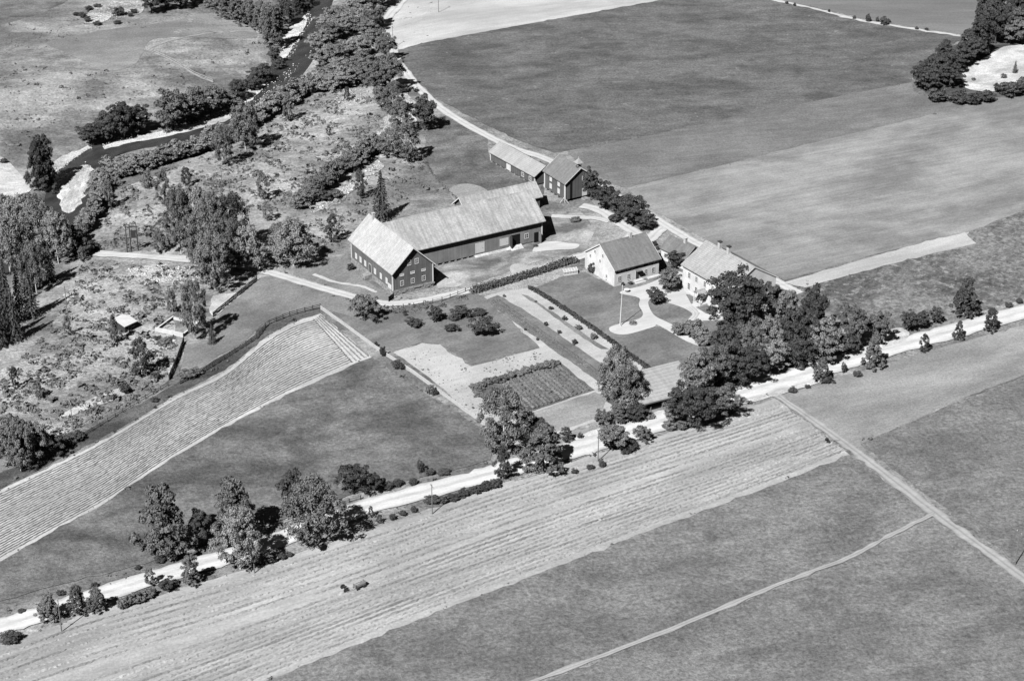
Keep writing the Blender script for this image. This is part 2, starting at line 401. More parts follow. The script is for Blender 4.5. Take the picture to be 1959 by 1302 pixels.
# river
o = ribbon('river', [tuple(p) for p in RIV], 12.5, 0, M_WATER, 1.5, 0, lambda x, y: WATER, True)
def riv_strip(name, i0, i1, w, off, mat):
    C = np.array(catmull([tuple(p) for p in RIV[i0:i1]], False, 14)); n = len(C)
    T = np.gradient(C, axis=0); T /= np.hypot(T[:,0], T[:,1])[:,None]; N = np.stack([-T[:,1], T[:,0]], -1)
    v = []; f = []; K = 16
    for i in range(n):
        tt = i/(n-1); ww = w*max(.02, math.sin(math.pi*tt))**.6*(1+.15*math.sin(i*1.7))
        for k in range(K):
            t = k/(K-1)-.5; p = C[i]+N[i]*(ww*t+1.2)+rng.normal(0, .1, 2)
            v.append((p[0], p[1], WATER+off+(.35*abs(rng.normal())+.12)*(1-(2*t)**4)*math.sin(math.pi*tt)))
    for i in range(n-1):
        for k in range(K-1):
            a = i*K+k; f.append((a, a+1, a+K+1, a+K))
    o = mesh_obj(name, v, f, mat); o.data.shade_smooth(); o['kind'] = 'structure'; return o
o = riv_strip('white_water', 11, 14, 8.0, .05, M_FOAM); o['label'] = 'foaming white rapids where the river narrows'
for nm, pts in [('gravel_bank', [(196,279),(262,260),(330,246),(420,222),(470,196),(476,204),(430,232),(330,258),(250,272),(200,285)]),
                ('gravel_bank', [(96,318),(130,297),(168,277),(174,281),(140,303),(108,325),(98,330)]),
                ('gravel_bank', [(541,72),(560,48),(582,28),(588,36),(578,60),(565,75),(542,76)]),
                ('gravel_bank', [(470,176),(490,164),(512,158),(500,172),(484,190),(472,196)]),
                ('gravel_bank', [(528,98),(545,86),(566,80),(556,96),(540,112),(530,112)])]:
    o = sheet(nm, pts, .15, M_BARS, 1.5, .3, zmin=WATER)

# fields (survey outlines)
FLD = [
 ('meadow', [(-60,0),(-60,60),(15,45),(75,28),(120,8),(150,-20),(100,-60),(-60,-60)], .06, M_TALL, None),
 ('pasture_meadow', [(95,82),(200,58),(320,42),(410,26),(470,48),(492,66),(470,74),(330,72),(285,80),(260,122),(205,137),(165,120),(120,98)], .08, ground_mat('pasture_meadow', .24, .38, .03, 2, 10, 1.2, .25, .2, .15, .2), 's'),
 ('pale_field', [(762,98),(1000,54),(1256,8),(1420,-34),(1420,-40),(800,-40),(772,0),(733,36),(735,62)],.05, M_PALE, None),
 ('meadow', [(760,96),(1000,48),(1256,2),(1420,-40),(1450,-10),(1480,1),(1560,16),(1650,38),(1760,56),(1852,70),(1800,100),(1760,130),(1742,158),(1600,186),(1440,216),(1200,268),(1084,289),(1060,293),(1000,272),(930,240),(850,198),(800,160),(775,128)], .08, M_FIELD_A, None),
 ('meadow', [(1080,286),(1200,264),(1440,212),(1600,182),(1744,154),(1748,176),(1780,192),(1850,203),(1600,263),(1400,312),(1197,360),(1160,346),(1110,318)], .06, M_FIELD_B, None),
 ('pale_meadow', [(1195,357),(1400,308),(1600,259),(1850,199),(2100,135),(2100,380),(1960,402),(1855,443),(1700,480),(1500,536),(1420,498),(1340,452),(1250,402)], .045, M_FIELD_C, None),
 ('stubble_strip', [(1500,540),(1700,482),(1846,444),(1868,466),(1700,506),(1540,550)], .07, M_PALE, None),
 ('rough_field', [(1520,560),(1542,547),(1700,500),(1846,452),(1856,440),(1960,400),(2100,361),(2100,520),(1959,572),(1860,600),(1720,632),(1640,620),(1560,590)], .04, M_FIELD_E, None),
 ('far_field', [(1452,-40),(1480,-1),(1560,14),(1650,36),(1760,54),(1856,69),(1880,0),(1890,-40)], .06, M_FIELD_G, None),
 ('light_field', [(1490,757),(1640,712),(1800,665),(1959,622),(2150,570),(2150,650),(1959,717),(1800,778),(1646,866),(1570,812)], .06, M_LIGHTG, None),
 ('dark_meadow', [(1646,850),(1800,781),(1959,720),(2150,655),(2150,1240),(1959,1085),(1800,966)], .08, M_FOREMEADOW, None),
 ('hay_field', [(-80,1262),(0,1236),(170,1172),(330,1130),(490,1084),(720,1010),(1000,912),(1280,826),(1482,762),(1560,822),(1630,874),(1500,924),(1300,998),(1100,1074),(800,1189),(500,1310),(300,1398),(-80,1398)], .06, M_STUB, None),
 ('dark_meadow', [(500,1306),(800,1185),(1100,1070),(1300,994),(1500,920),(1624,870),(1780,984),(1620,1066),(1480,1120),(1250,1215),(1020,1306),(830,1390),(290,1390)], .12, M_FOREMEADOW, None),
 ('meadow', [(1030,1310),(1250,1222),(1480,1127),(1620,1073),(1786,990),(1960,1110),(2100,1220),(2100,1390),(840,1390)], .08, M_FOREMEADOW, None),
 ('crop_field', [(-60,970),(0,938),(90,897),(180,852),(260,806),(340,757),(430,712),(510,647),(550,622),(613,600),(660,640),(712,686),(640,718),(560,753),(480,794),(400,838),(300,899),(200,966),(100,1021),(0,1078),(-60,1111)], .06, M_CROPSOIL, None),
 ('dark_meadow', [(-60,1108),(0,1075),(100,1018),(200,963),(300,896),(400,835),(480,791),(560,750),(640,715),(712,684),(760,716),(850,775),(930,826),(944,858),(938,880),(830,908),(720,934),(650,955),(560,985),(480,1012),(400,1038),(280,1078),(100,1122),(-60,1168)], .14, M_TALL, None),
 ('field_margin', [(-60,930),(80,872),(180,815),(300,755),(345,728),(400,695),(470,655),(500,625),(560,602),(612,588),(613,597),(550,619),(508,645),(430,708),(340,753),(260,802),(90,892),(-60,962)], .05, M_VERGE, None),
 ('grass_slope', [(520,527),(600,552),(690,576),(738,588),(725,600),(700,640),(660,615),(614,587),(560,600),(500,622),(470,652),(400,692),(345,724),(352,660),(400,650),(430,590),(480,545),(500,530)], .06, M_SLOPE, None),
 ('grass_slope', [(620,592),(700,612),(740,592),(800,585),(905,556),(925,568),(1032,664),(902,699),(842,657),(808,654),(752,672),(722,668)], .07, M_LAWN, None),
 ('garden_soil', [(752,674),(808,656),(842,659),(902,701),(1033,666),(926,568),(960,558),(1012,551),(1060,575),(1150,640),(1230,700),(1215,745),(1180,780),(1140,806),(1060,832),(985,850),(935,822),(850,745),(790,700)], .055, M_SOIL, None),
 ('lawn', [(1016,551),(1060,536),(1085,524),(1118,520),(1140,532),(1178,551),(1225,543),(1240,553),(1222,572),(1222,588),(1232,602),(1222,612),(1188,621),(1168,628),(1176,638),(1200,640),(1250,626),(1262,624),(1330,662),(1330,690),(1300,700),(1246,708),(1200,676),(1140,634),(1075,590)], .08, M_LAWN, None),
 ('lawn', [(1240,578),(1256,575),(1285,582),(1312,592),(1326,604),(1316,620),(1300,626),(1275,616),(1250,602)], .16, M_LAWN, 's'),
 ('lawn', [(1312,564),(1340,566),(1362,590),(1372,606),(1350,600),(1322,582)], .16, M_LAWN, None),
 ('lawn', [(1315,634),(1345,614),(1400,612),(1420,660),(1345,670)], .16, M_LAWN, None),
 ('gravel_court', [(1185,560),(1235,545),(1270,530),(1300,520),(1340,545),(1400,600),(1420,640),(1400,665),(1330,660),(1262,624),(1250,626),(1200,640),(1172,637),(1166,627),(1188,619),(1222,610),(1230,600),(1222,584),(1222,570)], .12, M_GRAVEL, 's'),
 ('barnyard', [(838,552),(900,545),(960,525),(1030,500),(1120,480),(1140,440),(1110,405),(1050,415),(1040,458),(960,478),(900,492),(840,512),(835,545)], .06, M_YARD, None),
 ('barnyard', [(1040,464),(1062,462),(1085,465),(1108,468),(1100,476),(1070,478),(1045,480),(1020,482),(1024,472)], .10, M_GRAVEL, 's'),
 ('barnyard', [(1060,506),(1020,508),(985,505),(975,515),(990,528),(1040,515),(1120,490),(1135,480),(1100,488)], .10, M_SOIL, 's'),
 ('grass_slope', [(570,508),(620,500),(668,495),(680,520),(752,572),(735,578),(690,566),(620,545),(560,525)], .06, M_SLOPE, None),
 ('paddock', [(815,255),(850,222),(930,262),(935,300),(1000,335),(1040,350),(1040,372),(930,380),(880,388),(840,350),(812,300)], .07, M_TALL, None),
 ('short_grass', [(860,362),(890,352),(925,360),(940,380),(905,392),(870,385)], .11, M_LIGHTG, 's'),
 ('grass_slope', [(1100,355),(1150,350),(1190,385),(1250,430),(1225,470),(1190,425),(1140,395)], .06, M_SLOPE, None),
 ('bare_slope', [(1838,135),(1880,112),(1920,90),(1990,80),(1990,175),(1930,172),(1880,178),(1846,168),(1842,150)], .10, M_SAND, None),
 ('grass_slope', [(1748,160),(1790,100),(1870,70),(1990,60),(1990,175),(1900,188),(1850,200),(1790,192)], .05, M_VERGE, None),
 ('bare_bank', [(160,770),(200,752),(236,742),(243,752),(212,768),(170,782),(125,800),(118,794)], .08, M_SAND, 's'),
 ('bare_bank', [(80,838),(120,826),(128,832),(92,848)], .08, M_SAND, 's'),
 ('bare_bank', [(408,566),(455,560),(462,566),(430,590),(408,606),(400,590)], .08, M_SAND, None),
 ('bare_bank', [(1690,640),(1720,628),(1740,640),(1720,660),(1690,668)], .22, M_SAND, 's'),
 ('bare_bank', [(722,250),(770,165),(795,195),(800,240),(790,250),(760,285),(745,300),(716,300),(660,350),(640,348),(690,310),(715,280)], .08, M_STONES, None),
 ('bare_bank', [(590,395),(630,355),(690,335),(720,305),(735,318),(690,355),(655,385),(600,410)], .09, M_STONES, None),
 ('bare_bank', [(-60,320),(0,300),(40,335),(62,360),(30,378),(-60,400)], .09, M_SAND, 's'),
 ('bare_bank', [(160,42),(176,18),(200,10),(215,28),(200,42),(175,46)], .09, M_STONES, 's'),
 ('bare_bank', [(208,8),(250,-5),(275,12),(265,28),(230,22)], .09, M_STONES, 's'),
 ('stony_bank', [(230,520),(300,505),(390,512),(400,535),(380,560),(330,545),(280,535)], .08, M_STONES, None),
]
for nm, pts, off, mt, fl in FLD:
    sheet(nm, pts, off+(.05 if nm in ('bare_bank','stony_bank') else 0), mt, 1.0 if nm in ('bare_bank','stony_bank') else 2.0 if nm in ('grass_slope','paddock','meadow','pale_field') else 4.0, .22 if 'bank' not in nm else .6, smooth=(fl == 's'))
M_PASTV = ground_mat('dry_pasture', .28, .53, .05, 1.4, 10, 1.0, .42, .35, .34, .45, speck=.40, speck_v=.15, speck_sc=.55)
for pts in ([(640,165),(700,158),(735,200),(725,250),(690,300),(650,330),(600,365),(565,400),(480,395),(420,400),(330,470),(190,478),(205,420),(235,362),(330,325),(430,290),(520,238)],
            [(165,502),(300,506),(400,518),(385,560),(335,600),(340,690),(300,745),(150,818),(60,858),(-20,850),(-20,730),(60,670),(120,590)]):
    sheet('dry_pasture', pts, .05, M_PASTV, 1.3, .8, smooth=True)
# garden beds
BED = [('potato_bed', [(895,739),(947,722),(1068,692),(1138,746),(1006,790),(940,775)], .10, ground_mat('potato_ground', .14, .22, .1, 1.5, 30, 1.6, .35, .6, .2, .3)),
       ('strawberry_bed', [(927,575),(952,565),(966,571),(1038,617),(1096,659),(1152,696),(1165,730),(1146,732)], .10, M_LAWN),
       ('grass_bed', [(997,563),(1010,566),(1058,597),(1129,647),(1165,668),(1150,668),(1098,635),(1052,600)], .10, M_SLOPE),
       ('bare_bed', [(1006,793),(1138,750),(1164,762),(1140,800),(1064,826),(1010,815)], .09, M_LIGHTG)]
for nm, pts, off, mt in BED: sheet(nm, pts, off, mt, 4, .15)
# roads, lanes and paths
MAIN = [(-120,1238),(-30,1210),(60,1181),(200,1135),(350,1089),(450,1062),(560,1022),(700,971),(830,936),(950,903),(1060,871),(1150,846),(1250,812),(1330,784),(1420,752),(1520,722),(1620,690),(1720,662),(1820,635),(1959,597),(2100,560)]
ribbon('main_road', MAIN, [5.2,5.2,5.2,5.4,6.0,6.8,7.0,6.4,6.0], .20, M_ROAD, 2, .2, crown=.08)
sheet('road_verge', [(1395,742),(1470,712),(1560,690),(1600,700),(1560,735),(1490,757),(1412,775),(1380,772)], .17, M_SAND, 4, .3)
sheet('road_verge', [(1100,836),(1200,806),(1290,778),(1300,790),(1230,826),(1130,858),(1096,862)], .15, M_SAND, 4, .3)
ribbon('lane', [(180,487),(240,489),(320,495),(400,502),(450,508),(480,514),(520,523),(600,547),(690,572),(740,581),(800,577),(880,560),(950,541),(1030,516),(1120,488),(1170,470)], 3.0, .18, M_LANE)
ribbon('lane', [(185,482),(260,488),(360,494),(420,498)], 2.2, .16, M_LANE)
ribbon('lane', [(800,-45),(770,0),(745,30),(733,50)], 4.0, .16, M_LANE)
ribbon('lane', [(746,70),(755,105),(770,132),(800,168),(850,212),(920,254),(980,283),(1040,303),(1110,336),(1200,388),(1270,429),(1335,467),(1400,494),(1460,526),(1510,552),(1530,562)], 3.0, .18, M_LANE)
ribbon('lane', [(1112,394),(1145,402),(1180,424),(1215,446),(1235,462),(1262,440),(1275,430)], 3.6, .17, M_LANE)
ribbon('lane', [(1055,414),(1100,416),(1140,418),(1165,425)], 2.2, .15, M_LANE)
ribbon('lane', [(1165,478),(1200,462),(1212,448)], 4.0, .19, M_LANE)
ribbon('path', [(1296,626),(1310,622),(1330,602),(1318,588)], 1.6, .19, M_LANE)
ribbon('track', [(1486,756),(1560,808),(1632,860),(1710,920),(1790,982),(1880,1048),(1980,1122),(2100,1215)], [1.8,2.4,2.8,2.6,3.0], .16, M_TRACKR, 2, .25)
ribbon('path', [(1788,982),(1700,1026),(1620,1068),(1480,1122),(1250,1217),(1020,1304),(900,1350)], 1.1, .18, M_TRACKR, 2, .15)
ribbon('path', [(600,525),(640,540),(690,548),(720,560)], 1.0, .14, M_LANE)
ribbon('path', [(280,95),(330,118),(370,142),(408,158)], .7, .12, M_TRACKR)
ribbon('path', [(280,96),(320,80),(400,64),(490,60)], .7, .12, M_TRACKR)
ribbon('path', [(1478,0),(1560,18),(1650,40),(1760,58),(1856,72)], 1.8, .15, M_LANE, 2, .4)
# ------------------------------------------------------------------ buildings
def frame_pt(root_xy, ang, x, y):
    c, s = math.cos(R(ang)), math.sin(R(ang)); return root_xy[0]+c*x-s*y, root_xy[1]+s*x+c*y
def window(root, side, plane, s, z, w, h, cols=2, rows=2, frame=None, glass=None, name='window'):
    """window on a wall: side 'f' faces -y, 'l' faces -x, 'r' faces +x, 'b' faces +y; plane = wall coordinate"""
    frame = frame or M_WHITE; glass = glass or M_GLASS
    sg = -1 if side in 'fl' else 1; t = max(.09, w*.12)
    def bx(mb, a0, a1, z0, z1, d0, d1):
        p0, p1 = plane+sg*d0, plane+sg*d1; p0, p1 = min(p0, p1), max(p0, p1)
        if side in 'fb': mb.box(a0, a1, p0, p1, z0, z1)
        else: mb.box(p0, p1, a0, a1, z0, z1)
    m = MB(); x0, x1 = s-w/2, s+w/2
    bx(m, x0-t, x0, z-t, z+h+t, -.02, .08); bx(m, x1, x1+t, z-t, z+h+t, -.02, .08)
    bx(m, x0, x1, z-t, z, -.02, .10); bx(m, x0, x1, z+h, z+h+t, -.02, .09)
    fo = m.build(name, frame, root)
    g = MB(); bx(g, x0, x1, z, z+h, -.05, .012); g.build('pane', glass, fo)
    if cols+rows > 2:
        b = MB(); q = .035
        for i in range(1, cols): c = x0+w*i/cols; bx(b, c-q, c+q, z, z+h, .0, .045)
        for j in range(1, rows): c = z+h*j/rows; bx(b, x0, x1, c-q*.8, c+q*.8, .0, .04)
        b.build('muntin', frame, fo)
    return fo
def door(root, side, plane, s, z, w, h, mat, name='door', frame=None, handle=True):
    sg = -1 if side in 'fl' else 1
    def bx(mb, a0, a1, z0, z1, d0, d1):
        p0, p1 = sorted((plane+sg*d0, plane+sg*d1))
        if side in 'fb': mb.box(a0, a1, p0, p1, z0, z1)
        else: mb.box(p0, p1, a0, a1, z0, z1)
    m = MB(); bx(m, s-w/2, s+w/2, z, z+h, -.03, .05); d = m.build(name, mat, root)
    m = MB(); fr = frame or M_WHITE; t = .1
    bx(m, s-w/2-t, s-w/2, z, z+h+t, -.02, .08); bx(m, s+w/2, s+w/2+t, z, z+h+t, -.02, .08); bx(m, s-w/2, s+w/2, z+h, z+h+t, -.02, .07)
    m.build('door_frame', fr, d)
    if handle:
        m = MB(); bx(m, s+w*.3, s+w*.3+.08, z+h*.45, z+h*.45+.1, .05, .12); m.build('handle', M_IRON, d)
    return d
def gable(root, x0, x1, y0, y1, ax, z0, eave, ridge, ov, ove, wallm, roofm, barge=None, thick=.2, wall_name='wall', mid=None, soff=True):
    """walls and a gable roof. ax = ridge axis. eave/ridge = roof heights at the roof edge and the ridge; ov = eave overhang, ove = gable overhang"""
    if ax == 'x': a0, a1, t0, t1 = x0, x1, y0, y1
    else: a0, a1, t0, t1 = y0, y1, x0, x1
    mid = (t0+t1)/2 if mid is None else mid
    k = (ridge-eave)/(mid-t0+ov); k2 = k*(mid-t0)/(t1-mid)
    wt = ridge-k*(mid-t0)-thick
    m = MB(); m.prism([(t0,z0),(t1,z0),(t1,wt),(mid,ridge-thick),(t0,wt)], ax, a0, a1); wall = m.build(wall_name, wallm, root)
    m = MB()
    e2 = ridge-k2*(t1-mid+ov)
    m.prism([(t0-ov,eave),(mid,ridge),(mid,ridge-thick),(t0-ov,eave-thick)], ax, a0-ove, a1+ove)
    r1 = m.build('roof_slope', roofm, root)
    m = MB(); m.prism([(t1+ov,e2),(mid+.003,ridge),(mid+.003,ridge-thick),(t1+ov,e2-thick)], ax, a0-ove, a1+ove)
    r2 = m.build('roof_slope', roofm, root)
    m = MB(); m.prism([(mid-.22,ridge-.22*k+.03),(mid,ridge+.09),(mid+.22,ridge-.22*k2+.03)], ax, a0-ove-.02, a1+ove+.02); m.build('ridge_cap', roofm, r1)
    if barge:
        for e in (a0-ove-.05, a1+ove+.01):
            for (ta, za, tb, zb, rr) in ((t0-ov, eave, mid, ridge, r1), (t1+ov, e2, mid, ridge, r2)):
                m = MB(); m.prism([(ta,za+.05),(tb,zb+.05),(tb,zb-.26),(ta,za-.26)], ax, e, e+.04); m.build('bargeboard', barge, rr)
    return wall, r1, r2, k
def corner_boards(root, pts, z0, z1, mat, w=.16):
    for x, y in pts:
        m = MB(); m.box(x-w, x+w, y-w, y+w, z0, z1); m.build('corner_board', mat, root)

# ---- barn: gabled stone-footed wing with a long hay wing behind
A = W(752, 565.5); BA = 30.0
barn = empty('barn', (A.x, A.y, 0), R(BA)); tag(barn, 'large dark boarded L-shaped barn with pale slate roofs', 'barn')
gable(barn, 0, 10.9, 0, 22.6, 'y', 1.3, 5.95, 11.75, .62, .75, M_BARNWOOD, M_ROOF_PALE, M_WHITE)
gable(barn, 10.95, 47.7, 10.0, 24.1, 'x', .55, 5.82, 11.55, .78, .75, M_BARNWING, M_ROOF_GREY, None, wall_name='wall')
m = MB(); m.prism([(17.05-7.5,5.83),(17.05,11.46),(17.05+7.5,5.83)], 'x', 5.6, 11.0); m.build('roof_valley', M_ROOF_GREY, barn)
m = MB(); m.box(-.12, 11.02, -.12, 22.7, -1.2, 1.32); fnd = m.build('foundation', M_FOUND, barn)
for i in range(46):   # footing stones
    r_ = random.Random(i); w_ = r_.uniform(.7, 1.3); hh = r_.uniform(.3, .55)
    s_ = (i*.73) % 10.6; z_ = r_.choice([.1, .5, .95])
    unit_box('stone', M_FOUND, fnd, (s_+.2, -.15, z_), (w_, .22, hh), (0, 0, r_.uniform(-.05, .05)))
corner_boards(barn, [(0,0),(10.9,0),(0,22.6)], 1.3, 6.2, M_WHITE, .13)
corner_boards(barn, [(47.7,10.0)], .5, 6.3, M_WHITE, .13)
for s in (2.5, 5.4, 8.4): window(barn, 'f', 0, s, 2.2, .8, 1.15)
for s in (2.5, 5.4, 8.4): window(barn, 'f', 0, s, 4.75, .95, .4, 2, 1, None, M_WHITE_DOOR, 'hatch')
for s in (4.55, 6.6): window(barn, 'f', 0, s, 7.1, .85, 1.2, 3, 2)
for s in (3.2, 6.3, 9.5, 14.9, 17.5, 20.0): window(barn, 'l', 0, s, 2.1, .85, 1.25, 2, 3, None, M_WHITE_DOOR)
door(barn, 'l', 0, 12.2, 1.35, 1.1, 2.2, M_DARKWOOD)
m = MB(); m.box(-2.2, -.13, 11.0, 13.4, -.5, 1.3); m.box(-2.6, -2.2, 11.3, 13.2, -.5, .9); m.build('step', M_FOUND, barn)
door(barn, 'l', 0, 1.6, -.2, 1.6, 2.6, M_WHITE_DOOR)
m = MB(); m.box(4.9, 5.5, 20.0, 20.6, 11.0, 13.0); ch = m.build('chimney', M_BRICK, barn)
m = MB(); m.box(4.82, 5.58, 19.92, 20.68, 13.0, 13.15); m.build('chimney_cap', M_BRICK, ch)
m = MB(); m.box(28.5, 47.6, 10.1, 23.2, -.3, .56); m.build('foundation', M_FOUND, barn)
for x in np.arange(12.2, 28.5, 1.75):
    unit_box('pier', M_FOUND, barn, (x, 10.35, .1), (.5, .6, 1.0))
m = MB(); m.box(11.2, 28.4, 11.2, 23.2, -.2, .56); m.build('underfloor_shade', M_DARK, barn)  # near-black block: shade behind the piers put into colour
door(barn, 'f', 10.0, 29.6, .9, 2.4, 2.6, M_WHITE_DOOR)
door(barn, 'f', 10.0, 36.6, 1.3, 2.3, 1.9, M_WHITE_DOOR)
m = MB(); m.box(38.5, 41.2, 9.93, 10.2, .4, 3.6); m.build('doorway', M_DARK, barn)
m = MB(); m.box(38.3, 38.5, 9.0, 10.0, .4, 3.6); m.build('door', M_DARKWOOD, barn)
window(barn, 'f', 10.0, 43.2, 1.9, .95, 1.2)
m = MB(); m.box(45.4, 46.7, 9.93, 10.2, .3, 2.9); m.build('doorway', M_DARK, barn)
m = MB(); m.box(46.75, 46.9, 8.8, 9.95, .3, 2.9); m.build('door', M_OLDWOOD, barn)
m = MB(); m.prism([(8.2,-.1),(9.98,-.1),(9.98,.75)], 'x', 38.0, 41.6); m.build('ramp', M_SAND, barn)
m = MB(); m.prism([(9.1,-.1),(9.98,-.1),(9.98,.5)], 'x', 28.0, 38.0); m.build('ramp', M_SAND, barn)
m = MB(); m.prism([(15.2,1.6),(18.2,1.6),(18.2,3.0),(16.7,3.9),(15.2,3.0)], 'x', 47.75, 50.2); m.build('ramp_shelter', M_OLDWOOD, barn)
m = MB(); m.prism([(14.9,2.75),(16.7,3.95),(18.5,2.75),(18.5,2.9),(16.7,4.12),(14.9,2.9)], 'x', 47.75, 50.6); m.build('ramp_shelter_roof', M_ROOF_PALE, barn)

# ---- cart shed behind the barn
p = G(1038.4, 376.1, 3.4); L = 22.0
bs_ = empty('cart_shed', (0, 0, 0), R(BA)); c_, s_ = math.cos(R(BA)), math.sin(R(BA))
bs_.location = (p[0]-c_*(L+.6)-(-s_)*.0, p[1]-s_*(L+.6), 0); tag(bs_, 'low pale-roofed shed standing close behind the long barn wing', 'shed')
gable(bs_, 0, L, .5, 7.3, 'x', .1, 3.4, 6.5, .5, .6, M_GREYWOOD, M_ROOF_GREY, M_WHITE)
for i in range(7): unit_box('slat', M_DARKWOOD, bs_, (-.05, 1.6+i*.75, 2.2), (.08, .14, 2.6+.5*(3-abs(3-i))))
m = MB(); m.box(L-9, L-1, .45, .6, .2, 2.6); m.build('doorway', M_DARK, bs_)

# ---- long shed with white door
p0 = G(910+195/8.1375, 260+245/8.1375, 3.0); AN = -56.2
ls = empty('long_shed', (p0[0], p0[1], 0), R(AN)); tag(ls, 'long narrow dark shed with one white door beside the upper lane', 'shed')
gable(ls, .5, 22.4, .5, 7.1, 'x', .45, 3.0, 5.4, .5, .5, M_BARNWOOD2, M_ROOF_SHED, None)
def along(px_a, px_b, origin, ang):
    """local x of a wall point sighted at px_a (base mark)"""
    q = W(px_a, px_b); return (q.x-origin[0])*math.cos(R(ang))+(q.y-origin[1])*math.sin(R(ang))
door(ls, 'f', .5, 9.6, .5, 1.9, 2.35, M_WHITE_DOOR)
for s in (16.6, 20.2): window(ls, 'f', .5, s, 1.05, .95, 1.0)
corner_boards(ls, [(.5,.5),(22.4,.5)], .45, 3.0, M_WHITE, .12)
for x in np.arange(1.0, 22.4, 2.3): unit_box('pier', M_FOUND, ls, (x, .75, .15), (.5, .5, .75))
m = MB(); m.box(.8, 22.0, 1.3, 6.8, -.1, .44); m.build('underfloor_shade', M_DARK, ls)  # shade below the shed floor, as a near-black block

# ---- storehouse with bell turret
p0 = G(910+1045/8.1375, 260+545/8.1375, 5.45); AN = -59.8
st = empty('storehouse', (p0[0], p0[1], 0), R(AN)); tag(st, 'two-storey storehouse on stone piers with a small bell turret', 'storehouse')
gable(st, .4, 10.8, .45, 9.85, 'x', .75, 5.45, 9.25, .45, .45, M_BARNWOOD2, M_ROOF_TILE, M_WHITE)
for s in (3.5, 7.6):
    for z in (1.65, 3.75): window(st, 'f', .45, s, z, .95, 1.15, 1, 1, None, M_WHITE_DOOR)
corner_boards(st, [(.4,.45),(10.8,.45)], .75, 5.6, M_WHITE, .17)
window(st, 'r', 10.8, 6.3, 5.3, .85, 1.1); door(st, 'r', 10.8, 6.6, .8, 1.3, 2.1, M_WHITE_DOOR)
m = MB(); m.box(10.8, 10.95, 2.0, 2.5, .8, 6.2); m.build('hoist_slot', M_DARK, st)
for x in np.arange(.9, 10.9, 1.95):
    for y in (.8, 9.5): unit_box('pier', M_FOUND, st, (x, y, .25), (.6, .6, 1.05))
m = MB(); m.box(1.2, 10.2, 1.5, 9.2, -.1, .74); m.build('underfloor_shade', M_DARK, st)  # near-black block paints the shade below the storehouse
m = MB(); m.box(10.9, 12.6, 5.6, 7.6, -.1, .45); m.build('step', M_FOUND, st)
m = MB(); m.tube((11.2,.3,0), (10.8,.1,1.5), .1, .1); m.tube((11.6,1.1,0), (10.8,.1,1.5), .1, .1); m.tube((10.4,-.8,0), (10.8,.1,1.5), .1, .1); m.build('corner_prop', M_PALEWOOD, st)
# turret astride the ridge near the gable
tx, ty = 9.9, 5.15; m = MB(); m.box(tx-.55, tx+.55, ty-.55, ty+.55, 8.5, 9.45); tb = m.build('bell_turret', M_BARNWOOD2, st)
for dx in (-.48, .48):
    for dy in (-.48, .48): unit_box('post', M_WHITE, tb, (tx+dx, ty+dy, 9.85), (.14, .14, .9))
m = MB(); r_ = 1.0; m.add([(tx-r_,ty-r_,10.25),(tx+r_,ty-r_,10.25),(tx+r_,ty+r_,10.25),(tx-r_,ty+r_,10.25),(tx,ty,11.5)], [(0,1,4),(1,2,4),(2,3,4),(3,0,4),(3,2,1,0)]); m.build('turret_roof', M_ROOF_SHED, tb)
m = MB(); m.tube((tx,ty,11.4), (tx,ty,11.9), .05, .03); m.build('finial', M_WHITE, tb)
m = MB()
for z0, z1, a, b in ((9.55,9.68,.34,.3),(9.68,9.95,.3,.2),(9.95,10.1,.2,.06)): m.tube((tx,ty,z0), (tx,ty,z1), a, b, 10)
m.build('bell', M_IRON, tb)

# ---- white house on the court
p0 = W(1110+530/8.1375, 420+1045/8.1375); AN = 31.6
wh = empty('white_house', (p0.x, p0.y, 0), R(AN)); tag(wh, 'white house with tiled roof and a row of small eave windows facing the flagpole lawn', 'house')
gable(wh, 0, 13.2, 0, 12.6, 'x', .3, 4.45, 9.05, .5, .3, M_WHITEWOOD, M_ROOF_TILE, M_WHITE)
m = MB(); m.box(-.06, 13.26, -.06, 12.66, -.4, .3); m.build('foundation', M_CONC, wh)
for s in (1.5, 4.2, 9.3, 11.5): window(wh, 'f', 0, s, 1.15, .8, 1.25, 2, 3)
for s in (1.5, 4.1, 6.7, 9.2, 11.6): window(wh, 'f', 0, s, 3.55, 1.05, .45, 2, 1, M_DARKWOOD)
door(wh, 'f', 0, 6.8, .5, 1.0, 2.1, M_DARKWOOD)
m = MB(); m.prism([(-1.0,2.85),(0,3.2),(0,3.3),(-1.0,2.95)], 'x', 6.0, 7.6); m.build('door_canopy', M_ROOF_TILE, wh)
m = MB(); m.box(5.6, 8.0, -1.2, -.07, -.2, .5); m.box(5.3, 8.3, -1.8, -1.2, -.2, .25); m.build('step', M_CONC, wh)
for s, z in ((3.4, 1.2), (6.3, 4.1), (8.6, 5.8), (5.2, 5.9), (10.6, 3.9)): window(wh, 'l', 0, s, z, .5, .7, 1, 2)
m = MB(); m.box(-.15, .15, 12.45, 12.75, .3, 4.6); m.build('corner_board', M_WHITE, wh)
m = MB(); m.box(8.4, 9.1, 5.9, 6.6, 8.5, 10.2); ch = m.build('chimney', M_BRICK, wh)
m = MB(); m.box(9.6, 13.2, -1.0, -.07, -.2, .32); m.build('terrace_edge', M_CONC, wh)

